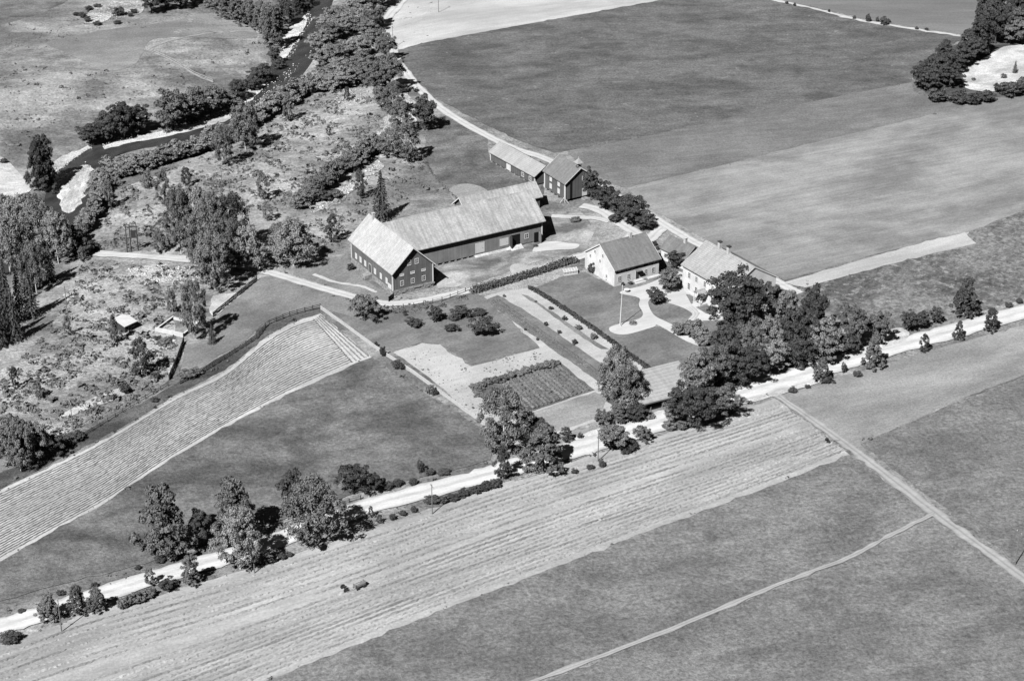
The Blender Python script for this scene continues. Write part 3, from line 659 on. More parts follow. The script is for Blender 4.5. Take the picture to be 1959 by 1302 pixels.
# ---- small wash house between the houses
p0 = G(1110+1235/8.1375, 420+440/8.1375, 3.0); AN = -52
sh = empty('wash_house', (p0[0], p0[1], 0), R(AN)); tag(sh, 'small white wash house with dark roof between the white house and lane', 'house')
gable(sh, .3, 9.2, .35, 6.3, 'x', 0, 3.0, 5.75, .35, .3, M_WHITEWOOD, M_ROOF_DARK, None)
window(sh, 'f', .35, 1.9, 1.0, .7, 1.0); door(sh, 'f', .35, 4.2, .2, .95, 2.0, M_WHITE_DOOR)
m = MB(); m.box(5.4, 6.1, 3.0, 3.7, 5.1, 6.7); ch = m.build('chimney', M_BRICK, sh); m = MB(); m.box(5.32, 6.18, 2.92, 3.78, 6.7, 6.85); m.build('chimney_cap', M_BRICK, ch)

# ---- main farmhouse
p0 = W(1240+527/8.1375, 430+1020/8.1375); AN = -56.8
mh = empty('farmhouse', (p0.x, p0.y, 0), R(AN)); tag(mh, 'big two-storey white farmhouse with pale slate roof and two chimneys', 'house')
gable(mh, 0, 18.0, 0, 14.0, 'x', .5, 6.95, 11.5, .55, .2, M_WHITEWOOD, M_ROOF_HOUSE, M_WHITE)
m = MB(); m.box(-.08, 18.08, -.08, 14.08, -.4, .5); m.build('foundation', M_CONC, mh)
for s in (2.6, 5.4, 8.6, 11.6, 15.2):
    window(mh, 'f', 0, s, 4.35, .75, 1.35, 2, 3)
    if s != 8.6: window(mh, 'f', 0, s, 1.35, .8, 1.6, 2, 3)
for s in (3.0, 7.0, 11.0): window(mh, 'r', 18.0, s, 1.3, .95, 1.5, 2, 3); window(mh, 'r', 18.0, s, 4.3, .95, 1.4, 2, 3)
window(mh, 'r', 18.0, 7.0, 7.6, .8, 1.1)
for x in (5.0, 8.4):
    m = MB(); m.box(x-.4, x+.4, 6.6, 7.4, 10.9, 13.0); ch = m.build('chimney', M_BRICK, mh); m = MB(); m.box(x-.48, x+.48, 6.52, 7.48, 13.0, 13.2); m.build('chimney_cap', M_DARKWOOD, ch)
m = MB(); m.box(7.2, 10.0, -2.3, -.09, -.2, .6); por = m.build('porch', M_CONC, mh)
for x, y in ((7.35,-2.15),(9.85,-2.15)): unit_box('post', M_WHITE, por, (x, y, 1.85), (.16, .16, 2.5))
m = MB(); m.prism([(7.0,3.0),(8.6,3.9),(10.2,3.0),(10.2,3.12),(8.6,4.05),(7.0,3.12)], 'y', -2.5, -.06); m.build('porch_roof', M_ROOF_HOUSE, por)
for z in (1.0, 1.4): unit_box('rail', M_WHITE, por, (8.6, -2.15, z), (2.4, .07, .08))
door(mh, 'f', 0, 8.6, .6, 1.1, 2.2, M_DARKWOOD)
m = MB(); m.box(7.6, 9.6, -3.3, -2.3, -.2, .25); m.build('step', M_CONC, mh)

# ---- open-fronted shed by the main road
p0 = G(1196, 781, 2.3); AN = 27.5
rsd = empty('roadside_shed', (p0[0], p0[1], 0), R(AN)); tag(rsd, 'low shed with wide pale roof beside the main road under the big trees', 'shed')
L = 19.0
m = MB(); m.prism([(.5,0),(8.8,0),(8.8,4.5),(.5,2.2)], 'x', .4, L-.4); m.build('wall', M_GREYWOOD, rsd)
m = MB(); m.prism([(-.3,2.2),(9.3,4.85),(9.3,5.05),(-.3,2.4)], 'x', 0, L); rf = m.build('roof_slope', M_ROOF_SHED, rsd)
unit_box('fascia', M_OLDWOOD, rf, (L/2, -.34, 2.22), (L, .06, .28))
for i in range(6):
    x = 1.0+i*2.95; m = MB(); m.box(x, x+2.4, .42, .6, .1, 1.9); m.build('bay_shade', M_DARK, rsd)  # near-black box on the wall paints the shade below the eave
    unit_box('post', M_OLDWOOD, rsd, (x-.25, .35, 1.1), (.2, .2, 2.2))

# ---- hut in the river meadow
p0 = W(240, 637); ht = empty('hut', (p0.x, p0.y, p0.z), R(52)); tag(ht, 'tiny hut with bright roof alone in the scrub below the lane', 'hut')
m = MB(); m.prism([(0,-.4),(4.4,-.4),(4.4,1.9),(0,1.6)], 'x', 0, 3.2); m.build('wall', M_DARKWOOD, ht)
m = MB(); m.prism([(-.4,1.75),(2.2,2.35),(4.8,2.0),(4.8,2.12),(2.2,2.48),(-.4,1.88)], 'x', -.4, 3.6); m.build('roof_slope', M_CONC, ht)
door(ht, 'f', 0, 1.4, -.1, .9, 1.5, M_OLDWOOD)
m = MB(); m.box(2.2, 3.0, -.04, 0, .5, 1.1); m.build('hatch', M_PALEWOOD, ht)

# ---- ruined foundation walls beside the hut
p0 = W(297, 634); tk = empty('foundation_walls', (p0.x, p0.y, p0.z), R(-24)); tag(tk, 'low roofless concrete foundation walls in the scrub by the lane', 'ruin')
for (x0, x1, y0, y1, h) in ((0,7.6,0,.4,1.0),(0,.4,.41,7.5,.75),(7.2,7.6,.41,7.5,.8),(.41,7.19,7.1,7.5,.6)):
    m = MB(); m.box(x0, x1, y0, y1, -1.0, h); m.build('wall', M_CONC, tk)
m = MB(); m.box(.41, 7.19, .41, 7.09, -1.0, -.1); m.build('floor_slab', M_VERGE, tk)
m = MB(); m.box(4.6, 7.0, -4.2, -2.0, -.9, .2); m.build('slab', M_CONC, tk)

# ---- greenhouse by the hedge
p0 = W(1079, 528); AN = 20
gh = empty('greenhouse', (p0.x, p0.y, 0), R(AN)); tag(gh, 'tiny white-framed glass cold frame at the corner of the lawn', 'greenhouse')
m = MB(); m.prism([(0,0),(1.9,0),(1.9,1.0),(.95,1.5),(0,1.0)], 'x', 0, 3.6); m.build('glazing', flat_mat('pale_glazing', .5, .2, 2, .2, .5), gh)
for i in range(6):
    x = i*.72; m = MB(); m.box(x-.05, x+.05, -.04, 0, 0, 1.0); m.prism([(-.04,1.0),(.95,1.52),(.95,1.58),(-.04,1.07)], 'x', x-.05, x+.05); m.prism([(1.94,1.0),(.951,1.52),(.951,1.58),(1.94,1.07)], 'x', x-.05, x+.05); m.build('glazing_bar', M_WHITE, gh)
m = MB(); m.box(-.05, 3.65, -.09, -.045, 0, .35); m.box(-.05, 3.65, -.09, -.045, .92, 1.05); m.build('sill', M_WHITE, gh)

# ---- flagpole
p = W(1186, 624); fp = empty('flagpole', p); tag(fp, 'tall white flagpole standing on the gravel circle of the lawn', 'flagpole')
m = MB(); m.tube((0,0,0), (.35,0,10.4), .14, .06, 10); m.build('mast', M_FLAGPOLE, fp)
m = MB(); m.tube((.35,0,10.4), (.355,0,10.6), .13, .1, 10); m.build('knob', M_FLAGPOLE, fp)
m = MB(); m.box(-.35,.35,-.35,.35,-.1,.35); m.build('plinth', M_CONC, fp)
p = W(1211, 620); fb = empty('flower_bed', p); tag(fb, 'round flower bed beside the flagpole on the gravel circle', 'flower bed')
m = MB(); m.tube((0,0,0), (0,0,.34), 1.0, .95, 16); m.build('edging', M_FOUND, fb)
v, f = [], []
for i in range(160):
    a, r0 = rng.uniform(0, 6.28), .85*math.sqrt(rng.uniform()); c = np.array([r0*math.cos(a), r0*math.sin(a), .36+rng.uniform(0,.35)]); d1, d2 = rng.normal(0,.09,3), rng.normal(0,.09,3); k = len(v); v += [c-d1, c+d2, c+d1, c-d2]; f.append((k,k+1,k+2,k+3))
mesh_obj('plants', v, f, M_LEAF, fb)
p = W(1199, 559); tb_ = empty('garden_table', p); tag(tb_, 'small white garden table on the lawn before the white house', 'table')
m = MB(); m.tube((0,0,.75), (0,0,.82), .7, .7, 14); m.build('table_top', M_WHITE, tb_)
m = MB(); m.tube((0,0,0), (0,0,.75), .12, .09, 8); m.build('leg', M_WHITE, tb_)
m = MB(); m.tube((0,0,0), (0,0,.08), .4, .3, 10); m.build('base', M_WHITE, tb_)

# ---- utility poles
def pole(px, py, top, label, arms=1, mat=None):
    p = W(px, py); h = min(9.0, max(6.8, hgt(p, top))); o = empty('utility_pole', p, R(25)); tag(o, label, 'pole', 'utility poles')
    m = MB(); m.tube((0,0,-.3), (0,0,h), .12, .075, 8); m.build('shaft', mat or M_OLDWOOD, o)
    for i in range(arms):
        unit_box('crossarm', M_OLDWOOD, o, (0, 0, h-.35-.7*i), (.1, 1.5, .12))
        for y in (-.65, .65):
            m = MB(); m.tube((0,y,h-.29-.7*i), (0,y,h-.08-.7*i), .06, .04, 6); m.build('insulator', M_WHITE, o)
    return o
pole(752, 92, 50, 'dark pole at the near corner of the pale upper field')
pole(839, 24, -18, 'dark pole standing out in the pale upper field')
pole(827, 983, 938, 'pole on the lower verge of the main road beside dark bushes')
pole(1144, 882, 822, 'pole on the main road verge between the garden trees')
pole(1040, 906, 860, 'pole in front of the bushy roadside tree at the garden corner')
pole(118, 1208, 1160, 'leftmost pole on the lower verge of the main road')
pole(487, 1096, 1046, 'pole on the road verge right of the white-trunked birch')
pole(1942, 1080, 1015, 'pole beside the field track at the right edge')
pole(425, 358, 312, 'slim pole alone in the valley pasture')
pole(128, 592, 545, 'slim pole below the river spruces at far left')
pole(140, 822, 780, 'pole beside the bare bank above the crop rows')
pole(1352, 812, 760, 'pole in the shade of the roadside maples')
# pole transformer
p = W(258, 481); o = empty('pole_transformer', p, R(8)); tag(o, 'twin-pole transformer standing above the lane near the river', 'transformer', None)
for x in (-.9, .9): m = MB(); m.tube((x,0,-.3), (x*.95,0,7.6), .16, .11, 8); m.build('pole', M_DARKWOOD, o)
m = MB(); m.tube((-1.9,.2,-.3), (-1.8,.2,7.2), .14, .1, 8); m.build('pole', M_DARKWOOD, o)
m = MB(); m.box(-.6,.6,-.45,.45,4.0,5.7); m.build('transformer_tank', M_IRON, o)
for z in (3.95, 6.9): unit_box('crossarm', M_DARKWOOD, o, (-.4, -.2, z), (3.2, .16, .18))

# ---- fences: every post and rail a part
def fence(name, label, pts, h, step, rails, railmat, postmat, rail_h=.16, cat='fence', slope=0):
    P = [W(a, b) for a, b in pts]; C = densify([tuple(p) for p in P], .5, False); C = np.array(C)
    d = np.r_[0, np.cumsum(np.hypot(*np.diff(C, axis=0).T))]; n = max(2, int(round(d[-1]/step))+1)
    X = np.interp(np.linspace(0, d[-1], n), d, C[:,0]); Y = np.interp(np.linspace(0, d[-1], n), d, C[:,1]); Z = hz(X, Y)
    o = empty(name, (X[0], Y[0], Z[0])); tag(o, label, cat)
    for i in range(n):
        unit_box('post', postmat, o, (X[i]-X[0], Y[i]-Y[0], Z[i]-Z[0]+h*.5), (.14, .14, h*1.15+.1), (random.uniform(-.05,.05), random.uniform(-.05,.05), random.uniform(0, 1.5)))
        if i < n-1:
            dx, dy, dz = X[i+1]-X[i], Y[i+1]-Y[i], Z[i+1]-Z[i]; Ls = math.hypot(dx, dy); a = math.atan2(dy, dx)
            for k in range(rails):
                z = h*(k+.6)/rails
                unit_box('rail', railmat, o, ((X[i]+X[i+1])/2-X[0]+.1*math.sin(a), (Y[i]+Y[i+1])/2-Y[0]-.1*math.cos(a), (Z[i]+Z[i+1])/2-Z[0]+z+random.uniform(-.04,.04)), (math.hypot(Ls, dz)*1.01, .05, rail_h*random.uniform(.85, 1.1)), (0, -math.atan2(dz, Ls), a))
    return o
fence('board_fence', 'long pale board fence running down the left side of the garden', [(614,591),(660,624),(720,668),(790,714),(860,765),(936,820)], 1.05, 2.6, 4, M_PALEWOOD, M_OLDWOOD, .22)
fence('rail_fence', 'dark weathered rail fence along the upper edge of the crop rows', [(613,590),(560,603),(512,622),(493,648),(461,668),(430,688),(387,714),(345,735)], 1.2, 2.0, 3, M_DARKWOOD, M_DARKWOOD, .14)
fence('rail_fence', 'dark rail fence from the field corner down to the foundation walls', [(352,655),(340,690),(324,727)], 1.3, 1.8, 4, M_DARKWOOD, M_DARKWOOD, .24)
fence('rail_fence', 'dark rail fence curving below the lane beside the big birches', [(492,537),(470,555),(440,580),(408,606)], 1.2, 2.0, 4, M_DARKWOOD, M_DARKWOOD, .22)
fence('rail_fence', 'thin rail fence with dark posts between the lane and the orchard', [(752,592),(800,587),(850,575),(905,553)], 1.1, 2.4, 2, M_OLDWOOD, M_DARKWOOD, .1)
fence('rail_fence', 'weathered rail fence along the far left edge of the crop rows', [(322,738),(250,780),(215,802),(160,835),(110,862),(60,888)], 1.0, 2.4, 2, M_OLDWOOD, M_DARKWOOD, .12)
fence('rail_fence', 'rail fence leading from the paddock corner to the back of the barn', [(806,300),(830,340),(870,380),(905,398)], 1.0, 2.6, 2, M_OLDWOOD, M_DARKWOOD, .12)
fence('rail_fence', 'thin pale fence crossing the pasture beyond the river', [(282,96),(330,117),(370,141),(408,157)], 1.0, 3.0, 2, M_PALEWOOD, M_OLDWOOD, .12)
fence('rail_fence', 'short rail fence at the roadside by the bushy tree', [(985,920),(1010,913),(1038,905)], 1.0, 1.8, 2, M_PALEWOOD, M_OLDWOOD, .12)
fence('rail_fence', 'rail fence behind the roadside trees along the meadow', [(690,955),(640,970),(520,1010),(400,1048),(380,1056)], .9, 2.6, 2, M_OLDWOOD, M_DARKWOOD, .12)

# ---- farm implements
p = W(688, 1124); o = empty('hay_cart', p, R(40)); tag(o, 'small dark hay cart left standing among the hay swaths', 'cart'); o.scale = (.75,.75,.75)
m = MB(); m.box(-1.6,1.6,-.6,.6,.75,.95); m.build('bed', M_OLDWOOD, o)
for x in (-1.0, 1.0):
    for y in (-.75, .75): m = MB(); m.tube((x,y-.05,.45), (x,y+.05,.45), .45, .45, 14); m.build('wheel', M_IRON, o)
for y in (-.58, .58): unit_box('side_rail', M_OLDWOOD, o, (0, y, 1.25), (3.1, .07, .14))
for x in (-1.5, 1.5): unit_box('end_rack', M_OLDWOOD, o, (x, 0, 1.3), (.08, 1.2, .8))
m = MB(); m.tube((-1.6,0,.7), (-3.9,.2,.3), .06, .05); m.build('shaft', M_OLDWOOD, o)
p = W(659, 1129); o = empty('hay_rake', p, R(30)); tag(o, 'small two-wheeled hay rake just left of the hay cart', 'rake')
for y in (-.7, .7): m = MB(); m.tube((0,y-.04,.5), (0,y+.04,.5), .5, .5, 12); m.build('wheel', M_IRON, o)
unit_box('axle', M_IRON, o, (0, 0, .5), (.12, 1.4, .12)); unit_box('seat', M_DARKWOOD, o, (.1, 0, .95), (.4, .4, .06)); unit_box('seat_post', M_IRON, o, (.05, 0, .72), (.06, .06, .42))
for i in range(7): unit_box('tine', M_IRON, o, (.35, -.6+i*.2, .3), (.04, .04, .6), (0, .4, 0))
p = W(1583, 846); o = empty('mowing_machine', p, R(10)); tag(o, 'dark horse mower parked by the field track crossing', 'mower')
for y in (-.5, .5): m = MB(); m.tube((0,y-.05,.42), (0,y+.05,.42), .42, .42, 12); m.build('wheel', M_IRON, o)
unit_box('axle', M_IRON, o, (0, 0, .42), (.12, 1.0, .12)); unit_box('cutter_bar', M_IRON, o, (.3, 1.5, .15), (.2, 2.0, .08)); unit_box('seat', M_DARKWOOD, o, (-.3, 0, .9), (.4, .45, .06)); unit_box('seat_post', M_IRON, o, (-.25, 0, .65), (.07, .07, .5))
m = MB(); m.tube((.1,0,.45), (2.6,-.2,.5), .06, .05); m.build('shaft', M_OLDWOOD, o)
p = W(744, 578); o = empty('field_gate', p, R(62)); tag(o, 'dark board gate standing open at the near barn corner', 'gate')
for k in range(5): unit_box('board', M_DARKWOOD, o, (1.1, 0, .25+k*.28), (2.2, .06, .24))
for x in (0, 2.2): unit_box('post', M_DARKWOOD, o, (x, 0, .75), (.16, .16, 1.7))
unit_box('brace', M_DARKWOOD, o, (1.1, -.06, .8), (2.4, .05, .12), (0, -.5, 0))
p = W(370, 487); o = empty('log_pile', p, R(5)); tag(o, 'low dark pile of logs at the edge of the lane under birches', 'log pile')
for j, nn in enumerate((4, 3, 2)):
    for i in range(nn): m = MB(); m.tube((-1.3+random.uniform(-.1,.1), (i-nn/2)*.36, .18+j*.3), (1.3+random.uniform(-.1,.1), (i-nn/2)*.36, .18+j*.3), .18, .16, 8); m.build('log', M_DARKWOOD, o)
# ------------------------------------------------------------------ hay, crops
def world_line(pts, step=1.2):
    return np.array(densify(catmull([W(a, b)[:2] for a, b in pts], False, 8), step, False))
def resample(C, n):
    d = np.r_[0, np.cumsum(np.hypot(*np.diff(C, axis=0).T))]; t = np.linspace(0, d[-1], n)
    return np.stack([np.interp(t, d, C[:,0]), np.interp(t, d, C[:,1])], -1)
def row_mesh(name, C, width, height, mat, parent, gap=0.0, wj=.3, off=.05, step_j=.1):
    n = len(C)
    if n < 3: return None
    T = np.gradient(C, axis=0); T /= np.maximum(np.hypot(T[:,0], T[:,1]), 1e-6)[:,None]; N = np.stack([-T[:,1], T[:,0]], -1)
    v, f = [], []; live = rng.uniform(size=n) > gap
    for i in range(n):
        w = width*(1+rng.normal(0, wj)) ; w = max(.1, w); c = C[i]+N[i]*rng.normal(0, step_j); hh = height*rng.uniform(.55, 1.25)
        zb = float(hz(c[0], c[1]))+off
        for t, z in ((-.5, -.03), (-.22, hh*.8), (.22, hh), (.5, -.03)):
            p = c+N[i]*(w*t); v.append((p[0], p[1], zb+z))
    for i in range(n-1):
        if not live[i]: continue
        for k in range(3): a = i*4+k; f.append((a, a+1, a+5, a+4))
    if not f: return None
    o = mesh_obj(name, v, f, mat, parent); return o
hayU = world_line([(-60,1262),(0,1243),(170,1180),(330,1134),(490,1089),(720,1016),(1000,918),(1280,832),(1484,768)])
hayL = world_line([(-420,1664),(290,1384),(500,1299),(800,1178),(1100,1063),(1300,987),(1500,913),(1620,864)])
def cross_clip(C):
    x, y = C[:,0], C[:,1]; px, py = proj(x, y, 0*x); k = (px > -30) & (px < 1990) & (py < 1340); return C[k]
N_ = 420
U, L_ = resample(hayU, N_), resample(hayL, N_)
# match both edges by bearing along the field so that swaths run true
tv = [.05,.10,.15,.20,.25,.30,.355,.415,.50,.545,.59,.635,.68,.72,.76,.80,.845,.89,.93,.965]
gi = 0
for i, t in enumerate(tv):
    C = U*(1-t)+L_*t; C = cross_clip(C)
    if .36 < t < .5: C = C[len(C)//3:]
    sw = row_mesh('hay_swath', C, 0.72, .18, M_HAY, None, gap=.004, wj=.3, step_j=.05, off=.06)
    if sw: tag(sw, f'%s swath of cut hay counted from the main road across the hay field' % (['first','second','third','fourth','fifth','sixth','seventh','eighth','ninth','tenth','eleventh','twelfth','thirteenth','fourteenth','fifteenth','sixteenth','seventeenth','eighteenth','nineteenth','twentieth'][gi]), 'hay', 'hay swaths in the mown field'); gi += 1
cropf = [o for o in bpy.data.objects if o.name.startswith('crop_field')][0]
cU = resample(world_line([(-40,962),(90,900),(180,856),(260,810),(340,762),(430,718),(508,655),(560,625),(600,612)]), 170)
cL = resample(world_line([(-40,1090),(100,1012),(200,957),(300,890),(400,829),(480,785),(560,744),(630,712),(672,694)]), 170)
for i in range(26):
    t = (i+.6)/26; row_mesh('crop_row', cU*(1-t)+cL*t, .29, .13, M_CROP, cropf, gap=0, wj=.35, step_j=.04, off=.08)
hA = resample(world_line([(613,603),(706,682)]), 60); hB = resample(world_line([(600,612),(672,694)]), 60)
for i in range(5):
    t = i/4.2; row_mesh('crop_row', hA*(1-t)+hB*t, .35, .18, M_CROP, cropf, gap=0, wj=.25, step_j=.04, off=.08)
def first(nm): return [o for o in bpy.data.objects if o.name.startswith(nm)][0]
sb = first('strawberry_bed'); a0 = resample(world_line([(929,575),(1144,729)]), 90); a1 = resample(world_line([(956,573),(1150,712)]), 90)
for i in range(6): t = (i+.3)/6; row_mesh('crop_row', a0*(1-t)+a1*t, .28, .16, M_CROPD, sb, gap=.12, wj=.3, step_j=.05, off=.1)
pb = first('potato_bed'); a0 = resample(world_line([(948,724),(1010,786)]), 50); a1 = resample(world_line([(1066,694),(1131,746)]), 50)
for i in range(15): t = (i+.5)/15; row_mesh('crop_row', a0*(1-t)+a1*t, .6, .28, M_CROPP, pb, gap=.02, wj=.35, step_j=.1, off=.12)

# ------------------------------------------------------------------ plant meshes (unit height, unit width)
def quads_at(c, nrm, size, asp=1.0, up=None):
    """leaf sprays: one quad per centre, facing nrm"""
    k = len(c); nrm = nrm/np.maximum(np.linalg.norm(nrm, axis=1), 1e-6)[:,None]
    r = rng.normal(size=(k,3)); a = np.cross(nrm, r); a /= np.maximum(np.linalg.norm(a, axis=1), 1e-6)[:,None]; b = np.cross(nrm, a)
    s = np.asarray(size).reshape(-1,1)
    v = np.stack([c-a*s-b*s*asp*.6, c+a*s*.7-b*s*asp, c+a*s+b*s*asp*.7, c-a*s*.6+b*s*asp], 1).reshape(-1,3)
    f = np.arange(4*k).reshape(-1,4); return v, f
def sph(k):
    u = rng.normal(size=(k,3)); return u/np.linalg.norm(u, axis=1)[:,None]
def crown_mesh(name, kind, mat):
    V, Fq = [], []; base = 0
    def put(c, nrm, s, asp=1.0):
        nonlocal base
        v, f = quads_at(c, nrm, s, asp); V.append(v); Fq.append(f+base); base += len(v)
    if kind in ('round', 'big', 'apple', 'cone', 'birch', 'bush', 'slim'):
        K, per, cr, ls = {'round':(60,125,(.07,.135),.0165), 'big':(105,120,(.055,.11),.0122), 'apple':(36,105,(.085,.16),.023), 'cone':(86,105,(.055,.105),.0142), 'birch':(108,100,(.05,.10),.0125), 'bush':(30,100,(.09,.18),.027), 'slim':(42,95,(.06,.115),.018)}[kind]
        ph = rng.uniform(0, 6.28)
        for i in range(K):
            zz = 1-2*(i+.5)/K; aa = ph+i*2.39996; u = np.array([math.sqrt(1-zz*zz)*math.cos(aa), math.sqrt(1-zz*zz)*math.sin(aa), zz])+rng.normal(0,.16,3); q = rng.uniform(.45, 1.04)**.6*(1+.16*math.sin(2*math.atan2(u[1],u[0])+ph)+.14*math.sin(3*math.atan2(u[1],u[0])+4*u[2]+2*ph))
            if kind in ('round', 'big'):
                zc, rz, rx = .60, .34, .42; c = np.array([u[0]*rx*q, u[1]*rx*q, zc+u[2]*rz*q])
            elif kind == 'apple':
                c = np.array([u[0]*.4*q, u[1]*.4*q, .58+u[2]*.3*q])
            elif kind == 'bush':
                c = np.array([u[0]*.36*q, u[1]*.36*q, .42+u[2]*.36*q])
            else:
                z = (.14 if kind == 'birch' else .07)+(.79 if kind == 'birch' else .86)*((i+rng.uniform())/K)**.92; tt = z
                if kind == 'cone': rr = .46*(1-tt)**.5*min(1, tt*5+.45)
                elif kind == 'birch': rr = .44*math.sin(math.pi*min(1, (tt-.06)/.98)**.72)**.65
                else: rr = .36*math.sin(math.pi*min(1, (tt+.02))**.8)**.7
                a = ph+i*2.39996+rng.normal(0,.5); rho = rr*rng.uniform(.2, 1.06)**.45*(1+.2*math.sin(2*a+ph+5*z)+.12*math.sin(3*a+9*z)); c = np.array([rho*math.cos(a), rho*math.sin(a), z])
            r = rng.uniform(*cr); n_ = per
            s = sph(n_); s[:,2] = np.where(s[:,2] < -.15, -s[:,2], s[:,2])
            rad = r*rng.uniform(.55, 1.15, (n_,1)); st_ = np.array([1, 1, .78 if kind not in ('birch','slim') else 1.1])
            pts = c+s*rad*st_; pts[:,2] = np.maximum(pts[:,2], .02)
            axis_out = c-np.array([0,0,.45]); 
            put(pts, s*1.0+rng.normal(0,.5,(n_,3))+axis_out*.3, ls*rng.uniform(.6, 1.35, n_), 1.0 if kind not in ('birch','slim') else .8)
    elif kind == 'spruce':
        for lv in range(19):
            z = .06+.92*(lv/18)**.95; rr = .46*(1-z)**.85+.015; nb = max(4, int(11*(1-z)+4))
            for b_ in range(nb):
                a = 6.283*b_/nb+rng.uniform(-.25,.25); n_ = 16; t = rng.uniform(.12, 1, n_)**.8; rl_ = rr*rng.uniform(.75, 1.12)
                w_ = (rng.uniform(-.09,.09,n_)*rl_*2*(1.1-t))
                pts = np.stack([np.cos(a)*t*rl_-np.sin(a)*w_, np.sin(a)*t*rl_+np.cos(a)*w_, z-.055*t**1.5*(1.2-z)+rng.normal(0,.006,n_)], -1)
                put(pts, np.stack([np.cos(a)*.5+rng.normal(0,.3,n_), np.sin(a)*.5+rng.normal(0,.3,n_), np.full(n_,1.0)], -1), .026*rng.uniform(.6,1.3,n_), .7)
        n_ = 40; t = rng.uniform(.9,1,n_); put(np.stack([rng.normal(0,.008,n_), rng.normal(0,.008,n_), t], -1), sph(n_), np.full(n_,.012))
    return big_mesh(name, np.concatenate(V), np.concatenate(Fq), mat)
def trunk_mesh(name, kind, mat):
    m = MB()
    top = {'round':.62,'big':.6,'apple':.55,'cone':.85,'birch':.9,'bush':.35,'slim':.8,'spruce':.96}[kind]
    r0 = {'round':.035,'big':.04,'apple':.05,'cone':.022,'birch':.02,'bush':.03,'slim':.018,'spruce':.022}[kind]
    rr = random.Random(hash(kind) % 1000); pts = [(0,0,-.03)]
    for i in range(1, 5): pts.append((rr.uniform(-.015,.015)*i, rr.uniform(-.015,.015)*i, top*i/4))
    if kind == 'bush':
        for i in range(5):
            a = i*1.256; m.tube((.03*math.cos(a),.03*math.sin(a),-.02), (.22*math.cos(a),.22*math.sin(a),.45), r0, r0*.4, 5)
    else:
        for i in range(4): m.tube(pts[i], pts[i+1], r0*(1-i*.21), r0*(1-(i+1)*.21), 7)
        if kind != 'spruce':
            for i in range(6):
                a = i*1.05+rr.uniform(-.3,.3); z = top*rr.uniform(.4,.8); ln = .28 if kind in ('round','big','apple') else .16
                m.tube((0,0,z), (ln*math.cos(a), ln*math.sin(a), z+ln*.75), r0*(.42 if kind not in ('birch','slim') else .22), r0*.08, 5)
    o = m.build(name, mat); me = o.data; bpy.data.objects.remove(o); return me
PROTO = {}
def proto(kind, tone, var):
    k = (kind, tone, var)
    if k not in PROTO:
        lm = {'m':M_LEAF,'l':M_LEAFL,'d':M_LEAFD,'n':M_NEEDLE}[tone]
        gk = (kind, 'g', var)
        if gk not in PROTO: PROTO[gk] = crown_mesh('crown', kind, lm)
        cm = PROTO[gk]
        if cm.materials[0] is not lm:
            cm = cm.copy(); cm.materials[0] = lm
        tk_ = (kind, 't')
        if tk_ not in PROTO: PROTO[tk_] = trunk_mesh('trunk', kind, M_BIRCHBARK if kind in ('birch','slim') else M_BARK)
        PROTO[k] = (cm, PROTO[tk_])
    return PROTO[k]
ORD = 'first second third fourth fifth sixth seventh eighth ninth tenth eleventh twelfth thirteenth fourteenth fifteenth sixteenth seventeenth eighteenth nineteenth twentieth twenty-first twenty-second twenty-third twenty-fourth twenty-fifth twenty-sixth twenty-seventh twenty-eighth twenty-ninth thirtieth thirty-first thirty-second thirty-third thirty-fourth thirty-fifth thirty-sixth thirty-seventh thirty-eighth thirty-ninth fortieth'.split()
NAMES = {'round':('broadleaf_tree','tree'),'big':('maple_tree','tree'),'apple':('apple_tree','tree'),'cone':('leafy_tree','tree'),'birch':('birch_tree','tree'),'bush':('shrub','shrub'),'slim':('young_birch','tree'),'spruce':('spruce_tree','tree')}
def plant(kind, px, py, top, wpx, tone='m'):
    p = W(px, py); h = hgt(p, top); d = p.y*math.cos(PITCH)-(p.z-CAM_H)*math.sin(PITCH); w = wpx*d/F_PX
    w *= {'cone':1.15,'birch':1.15,'slim':1.2}.get(kind, 1.0)
    h = max(.5, h - w*.13) if kind != 'spruce' else h     # the top seen from above includes the crown's far side
    nv = {'big':3,'bush':5,'birch':4,'round':4}.get(kind, 3)
    cm, tm = proto(kind, tone, int(rng.integers(nv)))
    nm, cat = NAMES[kind]
    r = empty(nm, p, rng.uniform(0, 6.283))
    for pn, me_ in (('foliage' if kind == 'bush' else 'crown', cm), ('stem' if kind == 'bush' else 'trunk', tm)):
        o = bpy.data.objects.new(pn, me_); COL.objects.link(o); o.parent = r
        o.scale = (w*1.08, w*1.08, h) if pn in ('crown','foliage') else ((w if kind not in ('birch','slim','cone','spruce') else max(w, h*.45)),)*2+(h,)
    r['category'] = cat; r['_px'] = float(px); return r
def cluster(place, group, items, word=None, ordinal=True):
    """items (kind, x, base y, top y, width, tone); labels count the plants of one kind from the left of the photo"""
    by = {}
    for it in items:
        r = plant(*it); by.setdefault(it[0], []).append(r); r['group'] = group
    for kind, L in by.items():
        L.sort(key=lambda o: o['_px'])
        noun = word.get(kind) if word and kind in word else {'round':'round leafy tree','big':'large spreading maple','apple':'apple tree','cone':'conical leafy tree','birch':'tall birch','bush':'shrub','slim':'slender young birch','spruce':'dark spruce'}[kind]
        for i, o in enumerate(L):
            if len(L) == 1: o['label'] = f'the only {noun} {place}'
            elif ordinal and i < len(ORD): o['label'] = f'{ORD[i]} {noun} from the left {place}'
            else: o['label'] = f'{noun} {place}'
            del o['_px']
